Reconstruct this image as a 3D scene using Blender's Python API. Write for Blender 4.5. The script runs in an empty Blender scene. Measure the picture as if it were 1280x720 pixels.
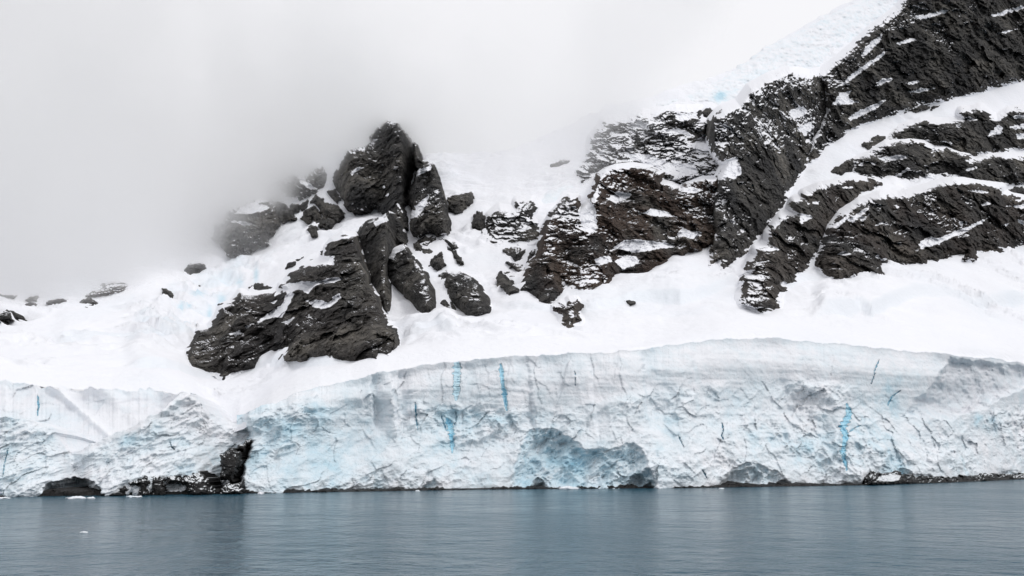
import bpy, math, random
import numpy as np

S = bpy.context.scene
COL = S.collection
# ------------------------------------------------------------------ camera
H = 10.0                         # deck height above the water
F = 1108.0                       # focal length in pixels of a 1280 px wide frame
TH = math.atan(205.0 / F)        # camera looks up a little
CT, ST = math.cos(TH), math.sin(TH)
cam_d = bpy.data.cameras.new('camera')
cam = bpy.data.objects.new('camera', cam_d)
COL.objects.link(cam)
cam.location = (0, 0, H)
cam.rotation_euler = (math.pi / 2 + TH, 0, 0)
cam_d.sensor_width = 36.0
cam_d.lens = 36.0 * F / 1280.0
cam_d.clip_start = 0.5
cam_d.clip_end = 20000
S.camera = cam

# ------------------------------------------------------------------ sky
W = bpy.data.worlds.new('World')
S.world = W
W.use_nodes = True
nt = W.node_tree
nt.nodes.clear()
SUN_EL, SUN_AZ = math.radians(48), math.radians(125)   # azimuth from +Y, clockwise: high behind the camera, to the right
sky = nt.nodes.new('ShaderNodeTexSky')
sky.sky_type = 'NISHITA'
sky.sun_disc = False
sky.sun_elevation = SUN_EL
sky.sun_rotation = SUN_AZ
hs = nt.nodes.new('ShaderNodeHueSaturation')
hs.inputs['Saturation'].default_value = 0.0
nt.links.new(sky.outputs[0], hs.inputs['Color'])
tc = nt.nodes.new('ShaderNodeTexCoord')
nz = nt.nodes.new('ShaderNodeTexNoise')
nz.inputs['Scale'].default_value = 2.2
nz.inputs['Detail'].default_value = 5
nt.links.new(tc.outputs['Generated'], nz.inputs['Vector'])
mr = nt.nodes.new('ShaderNodeMapRange')
mr.inputs['From Min'].default_value = 0.3
mr.inputs['From Max'].default_value = 0.7
mr.inputs['To Min'].default_value = 8.7
mr.inputs['To Max'].default_value = 9.5
nt.links.new(nz.outputs['Fac'], mr.inputs['Value'])
cl = nt.nodes.new('ShaderNodeCombineXYZ')
tint = nt.nodes.new('ShaderNodeMix')
tint.data_type = 'RGBA'
tint.blend_type = 'MULTIPLY'
tint.inputs[0].default_value = 1.0
tint.inputs[6].default_value = (0.968, 0.968, 1.0, 1)
sp = nt.nodes.new('ShaderNodeSeparateXYZ')
nt.links.new(tc.outputs['Generated'], sp.inputs[0])
lr = nt.nodes.new('ShaderNodeMapRange')          # the deck is heavier to the left
lr.interpolation_type = 'SMOOTHSTEP'
lr.inputs['From Min'].default_value = -0.65
lr.inputs['From Max'].default_value = 0.05
lr.inputs['To Min'].default_value = 0.85
lr.inputs['To Max'].default_value = 1.0
nt.links.new(sp.outputs[0], lr.inputs['Value'])
ml = nt.nodes.new('ShaderNodeMath')
ml.operation = 'MULTIPLY'
nt.links.new(mr.outputs[0], ml.inputs[0])
nt.links.new(lr.outputs[0], ml.inputs[1])
nt.links.new(ml.outputs[0], tint.inputs[7])
mx = nt.nodes.new('ShaderNodeMix')       # an overcast deck covers nearly all of the clear sky
mx.data_type = 'RGBA'
mx.inputs[0].default_value = 0.93
nt.links.new(hs.outputs[0], mx.inputs[6])
nt.links.new(tint.outputs[2], mx.inputs[7])
bg = nt.nodes.new('ShaderNodeBackground')
bg.inputs['Strength'].default_value = 0.105
nt.links.new(mx.outputs[2], bg.inputs['Color'])
out = nt.nodes.new('ShaderNodeOutputWorld')
nt.links.new(bg.outputs[0], out.inputs['Surface'])

sun_d = bpy.data.lights.new('sun', 'SUN')
sun_d.energy = 0.9
sun_d.angle = math.radians(14)
sun_d.color = (1.0, 0.985, 0.96)
sun = bpy.data.objects.new('sun', sun_d)
COL.objects.link(sun)
sun.location = (200, -200, 500)
sun.rotation_euler = (math.pi / 2 - SUN_EL, 0, math.pi - SUN_AZ)

S.view_settings.view_transform = 'Standard'
S.view_settings.look = 'None'
S.view_settings.exposure = 0.06
S.view_settings.gamma = 1.0
S.view_settings.use_curve_mapping = False
S.render.engine = 'CYCLES'
S.cycles.use_denoising = True
S.cycles.max_bounces = 40
S.cycles.diffuse_bounces = 3
S.cycles.glossy_bounces = 3
S.cycles.volume_bounces = 40
S.cycles.volume_step_rate = 1.0
S.cycles.volume_max_steps = 64

# ------------------------------------------------------------------ helpers
rng = np.random.default_rng(7)
PERM = rng.permutation(4096).astype(np.int64)
ANG = rng.random(4096) * 2 * np.pi
GX, GY = np.cos(ANG), np.sin(ANG)


def perlin(x, y, seed=0):
    x = np.asarray(x, float) + seed * 17.31
    y = np.asarray(y, float) - seed * 11.77
    xi = np.floor(x).astype(np.int64)
    yi = np.floor(y).astype(np.int64)
    fx, fy = x - xi, y - yi
    u = fx * fx * fx * (fx * (fx * 6 - 15) + 10)
    v = fy * fy * fy * (fy * (fy * 6 - 15) + 10)

    def g(dx, dy):
        k = PERM[(PERM[(xi + dx) & 4095] + yi + dy) & 4095]
        return GX[k] * (fx - dx) + GY[k] * (fy - dy)
    a = g(0, 0) * (1 - u) + g(1, 0) * u
    b = g(0, 1) * (1 - u) + g(1, 1) * u
    return (a * (1 - v) + b * v) * 1.45


def fbm(x, y, oct=4, seed=0, gain=0.5, lac=2.03):
    r = 0
    a = 1.0
    for i in range(oct):
        r = r + a * perlin(x, y, seed + i * 3)
        x, y, a = x * lac, y * lac, a * gain
    return r


def ridged(x, y, oct=4, seed=0, gain=0.5, lac=2.07):
    r = 0
    a = 1.0
    for i in range(oct):
        r = r + a * (0.5 - np.abs(perlin(x, y, seed + i * 5)) * 1.6)
        x, y, a = x * lac, y * lac, a * gain
    return r


def facets(x, y, seed, slope=0.5, jump=0.25):
    """broken faces: every cell of a jittered grid is its own tilted plane"""
    xi, yi = np.floor(x).astype(np.int64), np.floor(y).astype(np.int64)
    best = np.full(x.shape, 1e9)
    val = np.zeros(x.shape)
    for i in (-1, 0, 1):
        for j in (-1, 0, 1):
            k = PERM[(PERM[(xi + i + seed * 13) & 4095] + yi + j + seed * 7) & 4095]
            cx, cy = xi + i + 0.1 + 0.8 * (ANG[k] / 6.2832), yi + j + 0.1 + 0.8 * (ANG[(k + 91) & 4095] / 6.2832)
            d = (x - cx) ** 2 + (y - cy) ** 2
            v = slope * (GX[(k + 37) & 4095] * (x - cx) + GY[(k + 37) & 4095] * (y - cy)) * (0.4 + ANG[(k + 5) & 4095] / 6.2832) + jump * (ANG[(k + 203) & 4095] / 6.2832)
            m = d < best
            best = np.where(m, d, best)
            val = np.where(m, v, val)
    return val


def smooth(a, b, x):
    t = np.clip((np.asarray(x, float) - a) / (b - a), 0, 1)
    return t * t * (3 - 2 * t)


def curve(pts):
    xs = np.array([p[0] for p in pts], float)
    ys = np.array([p[1] for p in pts], float)
    return lambda x: np.interp(x, xs, ys)


def ray(px, py, Y):
    """the point at forward distance Y seen in direction (px, py)"""
    u = (px - 640.0) / F
    v = (360.0 - py) / F
    t = Y / (CT - v * ST)
    return u * t, Y + 0 * t, H + (ST + v * CT) * t


def water_Y(px, py):
    v = (360.0 - py) / F
    return H * (CT - v * ST) / -(ST + v * CT)


def sdist(px, py, poly):
    """signed distance in pixels to a closed outline, positive inside"""
    P = np.asarray(poly, float)
    d2 = np.full(px.shape, 1e18)
    ins = np.zeros(px.shape, bool)
    for a, b in zip(P, np.roll(P, -1, 0)):
        ex, ey = b - a
        L = ex * ex + ey * ey + 1e-12
        wx, wy = px - a[0], py - a[1]
        t = np.clip((wx * ex + wy * ey) / L, 0, 1)
        d2 = np.minimum(d2, (wx - t * ex) ** 2 + (wy - t * ey) ** 2)
        if a[1] != b[1]:
            c = (a[1] > py) != (b[1] > py)
            ins ^= c & (px < ex * (py - a[1]) / ey + a[0])
    d = np.sqrt(d2)
    return np.where(ins, d, -d)


def ldist(px, py, pts):
    """distance to an open line, and the parameter 0..1 along it"""
    P = np.asarray(pts, float)
    best = np.full(px.shape, 1e9)
    par = np.zeros(px.shape)
    n = len(P) - 1
    for i in range(n):
        a, b = P[i], P[i + 1]
        ex, ey = b - a
        L = ex * ex + ey * ey + 1e-12
        t = np.clip(((px - a[0]) * ex + (py - a[1]) * ey) / L, 0, 1)
        d = np.hypot(px - a[0] - t * ex, py - a[1] - t * ey)
        m = d < best
        best = np.where(m, d, best)
        par = np.where(m, (i + t) / n, par)
    return best, par


def grid_mesh(name, X, Y, Z, mat, keep=None, attrs=None, skirt=0.0, flat=False, parent=None):
    """a sheet of quads on a grid; keep = vertices that exist; skirt pushes its rim back into the hill behind"""
    ny, nx = X.shape
    if keep is None:
        keep = np.ones((ny, nx), bool)
    cell = keep[:-1, :-1] & keep[1:, :-1] & keep[:-1, 1:] & keep[1:, 1:]
    idx = np.arange(ny * nx).reshape(ny, nx)
    a, b, c, d = idx[:-1, :-1][cell], idx[:-1, 1:][cell], idx[1:, 1:][cell], idx[1:, :-1][cell]
    quads = np.stack([a, d, c, b], 1)
    used = np.unique(quads)
    remap = np.full(ny * nx, -1)
    remap[used] = np.arange(len(used))
    quads = remap[quads]
    co = np.stack([X.ravel()[used], Y.ravel()[used], Z.ravel()[used]], 1)
    at = {k: v.ravel()[used] for k, v in (attrs or {}).items()}
    if skirt:
        e = np.concatenate([quads[:, [0, 1]], quads[:, [1, 2]], quads[:, [2, 3]], quads[:, [3, 0]]])
        key = np.sort(e, 1)
        k = key[:, 0] * (len(co) + 1) + key[:, 1]
        _, inv, cnt = np.unique(k, return_inverse=True, return_counts=True)
        be = e[cnt[inv.ravel()] == 1]
        rim = np.unique(be)
        m2 = np.full(len(co), -1)
        m2[rim] = len(co) + np.arange(len(rim))
        back = co[rim].copy()
        back[:, 1] += skirt
        quads = np.concatenate([quads, np.stack([be[:, 1], be[:, 0], m2[be[:, 0]], m2[be[:, 1]]], 1)])
        co = np.concatenate([co, back])
        at = {q: np.concatenate([v, v[rim]]) for q, v in at.items()}
    me = bpy.data.meshes.new(name)
    me.vertices.add(len(co))
    me.vertices.foreach_set('co', co.astype(np.float32).ravel())
    n = len(quads)
    me.loops.add(n * 4)
    me.loops.foreach_set('vertex_index', quads.astype(np.int32).ravel())
    me.polygons.add(n)
    me.polygons.foreach_set('loop_start', np.arange(0, n * 4, 4, dtype=np.int32))
    me.polygons.foreach_set('use_smooth', np.full(n, not flat))
    for q, v in at.items():
        l = me.attributes.new(q, 'FLOAT', 'POINT')
        l.data.foreach_set('value', v.astype(np.float32))
    me.update()
    me.validate()
    me.materials.append(mat)
    o = bpy.data.objects.new(name, me)
    COL.objects.link(o)
    if parent:
        o.parent = parent
    return o


def tag(o, label=None, cat=None, group=None, kind=None):
    if label:
        o['label'] = label
    if cat:
        o['category'] = cat
    if group:
        o['group'] = group
    if kind:
        o['kind'] = kind
    return o


def material(name):
    m = bpy.data.materials.new(name)
    m.use_nodes = True
    t = m.node_tree
    b = t.nodes['Principled BSDF']
    return m, t, b


def node(t, kind, **kw):
    n = t.nodes.new(kind)
    for k, v in kw.items():
        if k.startswith('i_'):
            n.inputs[k[2:].replace('_', ' ')].default_value = v
        else:
            setattr(n, k, v)
    return n


def mixc(t, fac, a, b):
    n = t.nodes.new('ShaderNodeMix')
    n.data_type = 'RGBA'
    for s, v in ((0, fac), (6, a), (7, b)):
        if hasattr(v, 'is_output') or isinstance(v, bpy.types.NodeSocket):
            t.links.new(v, n.inputs[s])
        elif s == 0:
            n.inputs[0].default_value = v
        else:
            n.inputs[s].default_value = (*v, 1)
    return n.outputs[2]


def ramp(t, v, a, b, lo=0.0, hi=1.0):
    n = t.nodes.new('ShaderNodeMapRange')
    n.inputs['From Min'].default_value = a
    n.inputs['From Max'].default_value = b
    n.inputs['To Min'].default_value = lo
    n.inputs['To Max'].default_value = hi
    t.links.new(v, n.inputs['Value'])
    return n.outputs[0]


def attr(t, name):
    return node(t, 'ShaderNodeAttribute', attribute_name=name).outputs['Fac']


def noise(t, scale, detail=4, vec=None, rough=0.55):
    n = node(t, 'ShaderNodeTexNoise')
    n.inputs['Scale'].default_value = scale
    n.inputs['Detail'].default_value = detail
    n.inputs['Roughness'].default_value = rough
    if vec is None:
        vec = node(t, 'ShaderNodeNewGeometry').outputs['Position']
    t.links.new(vec, n.inputs['Vector'])
    return n.outputs['Fac']


def bump(t, b, h, dist, strength=1.0):
    n = node(t, 'ShaderNodeBump')
    n.inputs['Distance'].default_value = dist
    n.inputs['Strength'].default_value = strength
    t.links.new(h, n.inputs['Height'])
    t.links.new(n.outputs[0], b.inputs['Normal'])


SNOW = (0.87, 0.875, 0.905)


def make_snow():
    m, t, b = material('snow')
    c = mixc(t, ramp(t, noise(t, 0.02, 5), 0.35, 0.7), SNOW, (0.835, 0.845, 0.885))
    c = mixc(t, attr(t, 'blue'), c, (0.52, 0.72, 0.82))
    t.links.new(c, b.inputs['Base Color'])
    b.inputs['Roughness'].default_value = 0.85
    b.inputs['Specular IOR Level'].default_value = 0.15
    bump(t, b, noise(t, 0.35, 6), 0.5)
    return m


def make_rock():
    m, t, b = material('dark_rock_with_snow')
    g = node(t, 'ShaderNodeNewGeometry').outputs['Position']
    mp = node(t, 'ShaderNodeMapping')
    mp.inputs['Scale'].default_value = (0.16, 0.16, 0.5)
    t.links.new(g, mp.inputs['Vector'])
    mp2 = node(t, 'ShaderNodeVectorMath', operation='ADD')
    wn = node(t, 'ShaderNodeTexNoise')
    wn.inputs['Scale'].default_value = 0.12
    wn.inputs['Detail'].default_value = 4
    t.links.new(g, wn.inputs['Vector'])
    ws = node(t, 'ShaderNodeVectorMath', operation='SCALE')
    ws.inputs['Scale'].default_value = 9.0
    t.links.new(wn.outputs['Color'], ws.inputs[0])
    t.links.new(g, mp2.inputs[0])
    t.links.new(ws.outputs[0], mp2.inputs[1])
    n1 = noise(t, 1.0, 8, mp.outputs[0], 0.65)
    c = mixc(t, ramp(t, n1, 0.3, 0.72), (0.015, 0.0152, 0.0158), (0.112, 0.111, 0.110))
    c = mixc(t, ramp(t, noise(t, 0.045, 4), 0.48, 0.72), c, (0.15, 0.146, 0.138))
    big = node(t, 'ShaderNodeMix', data_type='RGBA', blend_type='MULTIPLY')
    big.inputs[0].default_value = 1.0
    t.links.new(c, big.inputs[6])
    tr = node(t, 'ShaderNodeValToRGB')
    tr.color_ramp.elements[0].position, tr.color_ramp.elements[0].color = 0.36, (0.58, 0.58, 0.60, 1)
    tr.color_ramp.elements[1].position, tr.color_ramp.elements[1].color = 0.66, (1.5, 1.42, 1.3, 1)
    t.links.new(noise(t, 0.022, 5, None, 0.6), tr.inputs[0])
    t.links.new(tr.outputs[0], big.inputs[7])
    c = big.outputs[2]
    c = mixc(t, attr(t, 'brown'), c, (0.078, 0.050, 0.037))
    sn = node(t, 'ShaderNodeMath', operation='ADD')
    t.links.new(attr(t, 'snow'), sn.inputs[0])
    t.links.new(ramp(t, noise(t, 0.9, 5, None, 0.7), 0.2, 0.8, -0.3, 0.3), sn.inputs[1])
    v2 = node(t, 'ShaderNodeTexVoronoi', feature='DISTANCE_TO_EDGE')     # dark joints
    v2.inputs['Scale'].default_value = 0.17
    t.links.new(mp2.outputs[0], v2.inputs['Vector'])
    c = mixc(t, ramp(t, v2.outputs['Distance'], 0.0, 0.07, 0.75, 0.0), c, (0.008, 0.008, 0.0085))
    sm = ramp(t, sn.outputs[0], 0.45, 0.55)
    c = mixc(t, sm, c, SNOW)
    t.links.new(c, b.inputs['Base Color'])
    b.inputs['Roughness'].default_value = 0.9
    b.inputs['Specular IOR Level'].default_value = 0.2
    vo = node(t, 'ShaderNodeTexVoronoi', feature='DISTANCE_TO_EDGE')
    vo.inputs['Scale'].default_value = 0.30
    t.links.new(g, vo.inputs['Vector'])
    hh = node(t, 'ShaderNodeMath', operation='ADD')
    t.links.new(noise(t, 0.7, 7, None, 0.7), hh.inputs[0])
    t.links.new(ramp(t, vo.outputs['Distance'], 0.0, 0.12, -0.5, 0.0), hh.inputs[1])
    h2 = node(t, 'ShaderNodeMath', operation='MULTIPLY')
    t.links.new(hh.outputs[0], h2.inputs[0])
    t.links.new(ramp(t, sm, 0, 1, 1.0, 0.15), h2.inputs[1])
    bump(t, b, h2.outputs[0], 1.2)
    return m


def make_ice():
    m, t, b = material('glacier_ice')
    n = noise(t, 0.18, 7, None, 0.62)
    a = node(t, 'ShaderNodeMath', operation='MULTIPLY_ADD')
    t.links.new(ramp(t, n, 0.3, 0.7, -0.18, 0.18), a.inputs[0])
    a.inputs[1].default_value = 1.0
    t.links.new(attr(t, 'blue'), a.inputs[2])
    cr = node(t, 'ShaderNodeValToRGB')
    e = cr.color_ramp.elements
    e[0].position, e[0].color = 0.0, (0.87, 0.88, 0.91, 1)
    e[1].position, e[1].color = 1.0, (0.10, 0.36, 0.52, 1)
    x = e.new(0.3)
    x.color = (0.77, 0.84, 0.885, 1)
    x = e.new(0.6)
    x.color = (0.53, 0.71, 0.80, 1)
    t.links.new(a.outputs[0], cr.inputs[0])
    c = mixc(t, attr(t, 'dirt_shade'), cr.outputs[0], (0.44, 0.45, 0.50))
    t.links.new(c, b.inputs['Base Color'])
    b.inputs['Roughness'].default_value = 0.7
    b.inputs['Specular IOR Level'].default_value = 0.25
    bump(t, b, noise(t, 0.9, 7, None, 0.65), 0.38)
    return m


def make_deep_ice():
    m, t, b = material('deep_blue_ice')
    c = mixc(t, ramp(t, noise(t, 0.5, 4), 0.3, 0.7), (0.24, 0.59, 0.79), (0.52, 0.79, 0.90))
    c = mixc(t, attr(t, 'pale'), c, (0.74, 0.88, 0.93))
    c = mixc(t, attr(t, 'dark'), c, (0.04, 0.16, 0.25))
    t.links.new(c, b.inputs['Base Color'])
    b.inputs['Roughness'].default_value = 0.45
    return m


def make_shore_rock():
    m, t, b = material('wet_black_rock')
    c = mixc(t, ramp(t, noise(t, 0.8, 7, None, 0.65), 0.35, 0.7), (0.006, 0.006, 0.0065), (0.022, 0.020, 0.019))
    sn = node(t, 'ShaderNodeMath', operation='ADD')
    t.links.new(attr(t, 'snow'), sn.inputs[0])
    t.links.new(ramp(t, noise(t, 1.6, 5, None, 0.7), 0.2, 0.8, -0.3, 0.3), sn.inputs[1])
    c = mixc(t, ramp(t, sn.outputs[0], 0.42, 0.58), c, (0.82, 0.85, 0.87))
    t.links.new(c, b.inputs['Base Color'])
    b.inputs['Roughness'].default_value = 0.6
    b.inputs['Specular IOR Level'].default_value = 0.3
    bump(t, b, noise(t, 1.4, 7, None, 0.7), 0.5)
    return m


def make_water():
    m, t, b = material('sea_water')
    b.inputs['Base Color'].default_value = (0.012, 0.070, 0.108, 1)
    b.inputs['Roughness'].default_value = 0.12
    b.inputs['IOR'].default_value = 1.27
    g = node(t, 'ShaderNodeNewGeometry').outputs['Position']
    mp = node(t, 'ShaderNodeMapping')
    mp.inputs['Scale'].default_value = (0.9, 1.0, 1.0)
    mp.inputs['Rotation'].default_value = (0, 0, 0.35)
    t.links.new(g, mp.inputs['Vector'])
    n1 = noise(t, 0.55, 5, mp.outputs[0], 0.6)
    n2 = noise(t, 0.06, 3, mp.outputs[0], 0.5)
    n3 = noise(t, 0.19, 3, mp.outputs[0], 0.55)
    pat = ramp(t, noise(t, 0.013, 4), 0.38, 0.62)            # calm lanes and wind ruffled patches
    t.links.new(ramp(t, pat, 0, 1, 0.10, 0.19), b.inputs['Roughness'])
    k = node(t, 'ShaderNodeMath', operation='MULTIPLY')
    t.links.new(n1, k.inputs[0])
    t.links.new(ramp(t, pat, 0, 1, 0.5, 1.3), k.inputs[1])
    a = node(t, 'ShaderNodeMath', operation='MULTIPLY_ADD')
    t.links.new(n2, a.inputs[0])
    a.inputs[1].default_value = 2.0
    t.links.new(k.outputs[0], a.inputs[2])
    a2 = node(t, 'ShaderNodeMath', operation='MULTIPLY_ADD')
    t.links.new(n3, a2.inputs[0])
    a2.inputs[1].default_value = 1.6
    t.links.new(a.outputs[0], a2.inputs[2])
    bump(t, b, a2.outputs[0], 0.5)
    return m


M_SNOW, M_ROCK, M_ICE, M_DEEP, M_SHORE, M_WATER = make_snow(), make_rock(), make_ice(), make_deep_ice(), make_shore_rock(), make_water()

# ------------------------------------------------------------------ the lie of the land
shore = curve([(-400, 626), (0, 620), (300, 616), (600, 611), (860, 609), (1060, 606), (1180, 602.5), (1280, 598), (1700, 588)])
# brink of the ice, where the snow slope begins
brink = curve([(-400, 466), (0, 477), (40, 482), (95, 486), (140, 490), (200, 488), (224, 495), (240, 506), (256, 522), (275, 536), (290, 540),
               (302, 536), (318, 524), (340, 506), (370, 491), (400, 482), (440, 476), (470, 466), (500, 462), (560, 452), (620, 447),
               (700, 443), (760, 440), (805, 437), (850, 430), (900, 424), (960, 422), (1000, 426), (1060, 432), (1130, 438),
               (1190, 443), (1240, 449), (1280, 456), (1700, 470)])
setback = curve([(-400, 46), (200, 44), (260, 34), (300, 16), (500, 14), (780, 16), (830, 24), (1000, 32), (1140, 28), (1200, 20), (1700, 20)])
_S = np.array([-60, 0, 45, 140, 240, 340, 440, 560, 700.0])
_G = np.array([-8, 0, 100, 258, 415, 535, 635, 745, 870.0])
_PS = np.linspace(-60, 700, 400)
_PG = np.interp(_PS, _S, _G)
for _ in range(3):
    _k = np.ones(41) / 41
    _PG = np.convolve(np.pad(_PG, 20, mode='reflect', reflect_type='odd'), _k, 'valid')
_PG -= np.interp(0, _PS, _PG)
_BX = np.arange(-400, 1701, 4.0)
_BY = brink(_BX)
for _ in range(2):
    _BY = np.convolve(np.pad(_BY, 10, mode='edge'), np.ones(21) / 21, 'valid')


def D(px, py):
    """forward distance of the snow slope in direction (px, py)"""
    s0 = brink(px) - py
    s1 = np.interp(px, _BX, _BY) - py
    w = smooth(2, 60, s0)
    s = s0 * (1 - w) + s1 * w
    base = water_Y(px, shore(px)) + setback(px)
    return base + np.interp(s, _PS, _PG)


# ------------------------------------------------------------------ sea and sea bed
def sheet(name, x0, x1, y0, y1, z, mat, kind):
    X, Y = np.meshgrid(np.linspace(x0, x1, 9), np.linspace(y0, y1, 9))
    return tag(grid_mesh(name, X, Y, X * 0 + z, mat), kind=kind)


sea = sheet('sea', -6000, 6000, -3000, 4000, 0.0, M_WATER, 'structure')

# ------------------------------------------------------------------ snow slope
skyline = curve([(-400, 300), (0, 290), (150, 285), (240, 255), (330, 205), (420, 190), (500, 192), (560, 194), (640, 190), (700, 160), (760, 134),
                 (815, 124), (850, 112), (880, 105), (900, 95), (930, 80), (945, 68), (965, 55), (1000, 36), (1040, 15), (1075, -2), (1110, -24), (1200, -70), (1300, -110), (1700, -160)])
STEPS = [  # small walls in the snow: line, height, width in pixels
    ([(1012, 403), (1040, 394), (1075, 391), (1090, 397), (1112, 384), (1150, 375), (1192, 371), (1212, 380), (1245, 385), (1290, 389), (1400, 392)], 6.5, 8),
    ([(610, 384), (640, 386), (700, 394), (740, 391), (790, 380), (850, 381), (882, 372), (928, 356)], 5.0, 7),
    ([(500, 438), (520, 424), (545, 420), (580, 428)], 5.0, 8),
    ([(965, 377), (985, 362), (1010, 350), (1040, 350)], 5.0, 8),
    ([(150, 470), (200, 466), (260, 470), (330, 463), (420, 456), (500, 447)], 3.4, 8),
    ([(60, 430), (130, 424), (200, 432), (250, 425)], 1.6, 10),
]


def snow_slope():
    px = np.arange(-380, 1661, 2.0)
    ts = np.concatenate([np.linspace(0.0, 0.35, 130), np.linspace(0.3515, 1.0, 190)])
    PX, T = np.meshgrid(px, ts)
    b, k = brink(PX), skyline(PX)
    PY = b + (k - b) * T
    Y = D(PX, PY)
    X, Y, Z = ray(PX, PY, Y)
    h = 2.4 * fbm(X / 80, Y / 70, 3, 2) + 0.9 * fbm(X / 18, Y / 26, 4, 9) * smooth(0.02, 0.12, T)
    cz = fbm(X / 60, Y / 50, 3, 27)                                  # fields of half closed crevasses
    cr = ridged((X + 0.5 * Y) / 42 + 0.6 * fbm(X / 40, Y / 40, 2, 28), Y / 11 + 0.7 * fbm(X / 30, Y / 30, 3, 29), 3, 30)
    h = h + 4.0 * smooth(0.0, 0.5, cz) * cr * smooth(0.03, 0.15, T)
    blue = 0.05 * smooth(0.1, 0.8, fbm(X / 50, Y / 80, 4, 21))
    for line, hh, w in STEPS:
        L = curve(line)
        x0, x1 = line[0][0], line[-1][0]
        d = L(PX) + 3.0 * fbm(PX / 60, PX * 0 + hh, 3, 4) - PY
        fade = smooth(x0, x0 + 25, PX) * (1 - smooth(x1 - 25, x1, PX)) * (0.7 + 0.4 * fbm(PX / 90, PX * 0, 2, int(hh * 10)))
        h = h + hh * fade * (smooth(0, w, d) - 0.5 * smooth(w, w * 9, d)) * (d > -1)
        blue = blue + 0.12 * fade * smooth(0, 1.5, d) * (1 - smooth(w * 0.7, w * 1.2, d))
    # tumbled ice left of the big crag
    q = sdist(PX, PY, [(165, 405), (190, 378), (215, 357), (250, 343), (300, 322), (335, 320), (345, 335), (310, 352), (292, 372), (270, 388), (252, 412), (236, 440), (190, 436), (168, 420)])
    m = smooth(-6, 14, q)
    h = h + m * (4.0 * ridged(X / 26, Y / 24, 4, 31, 0.6) + 2.2 * facets(X / 7, Y / 9, 34, 0.6, 0.4))
    blue = blue + m * (0.06 + 0.22 * fbm(X / 18, Y / 20, 4, 33))
    for bx, by, rx, ry in ((277, 379, 5, 6), (320, 346, 3, 7), (226, 386, 4, 4), (300, 354, 4, 3), (248, 374, 9, 5), (236, 386, 3, 3), (262, 392, 3, 5)):
        blue = blue + 0.7 * np.exp(-((PX - bx) / rx) ** 2 - ((PY - by) / ry) ** 2)
    Z = Z + h * smooth(0.0, 0.05, T)
    Y = Y + 2.0 * (1 - smooth(0, 0.02, T))
    grid = grid_mesh('snow_slope', X, Y, Z, M_SNOW, attrs={'blue': np.clip(blue, 0, 1)}, skirt=0)
    return tag(grid, kind='structure')


snow_slope()

# ------------------------------------------------------------------ ice cliffs
def crack_width(px, py, pts, w0, w1):
    wob = min(1.3, 0.5 + 0.12 * w0)
    d, p = ldist(px + wob * fbm(py / 5, px * 0 + w0, 3, 13), py, pts)
    w = (w0 + (w1 - w0) * p) * (0.55 + 0.9 * np.abs(fbm(py / 5, px * 0 + w0, 3, 3))) * (0.25 + 0.75 * smooth(0, 0.12, p) * (1 - smooth(0.8, 1.0, p)))
    return d, p, w


def crack_cut(px, py, cracks, Yc, deep):
    for pts, w0, w1, dk in cracks:
        d, p, w = crack_width(px, py, pts, w0, w1)
        Yc = Yc + deep * smooth(0.0, 0.9, w / 2 + 0.35 - d)
    return Yc


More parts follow.
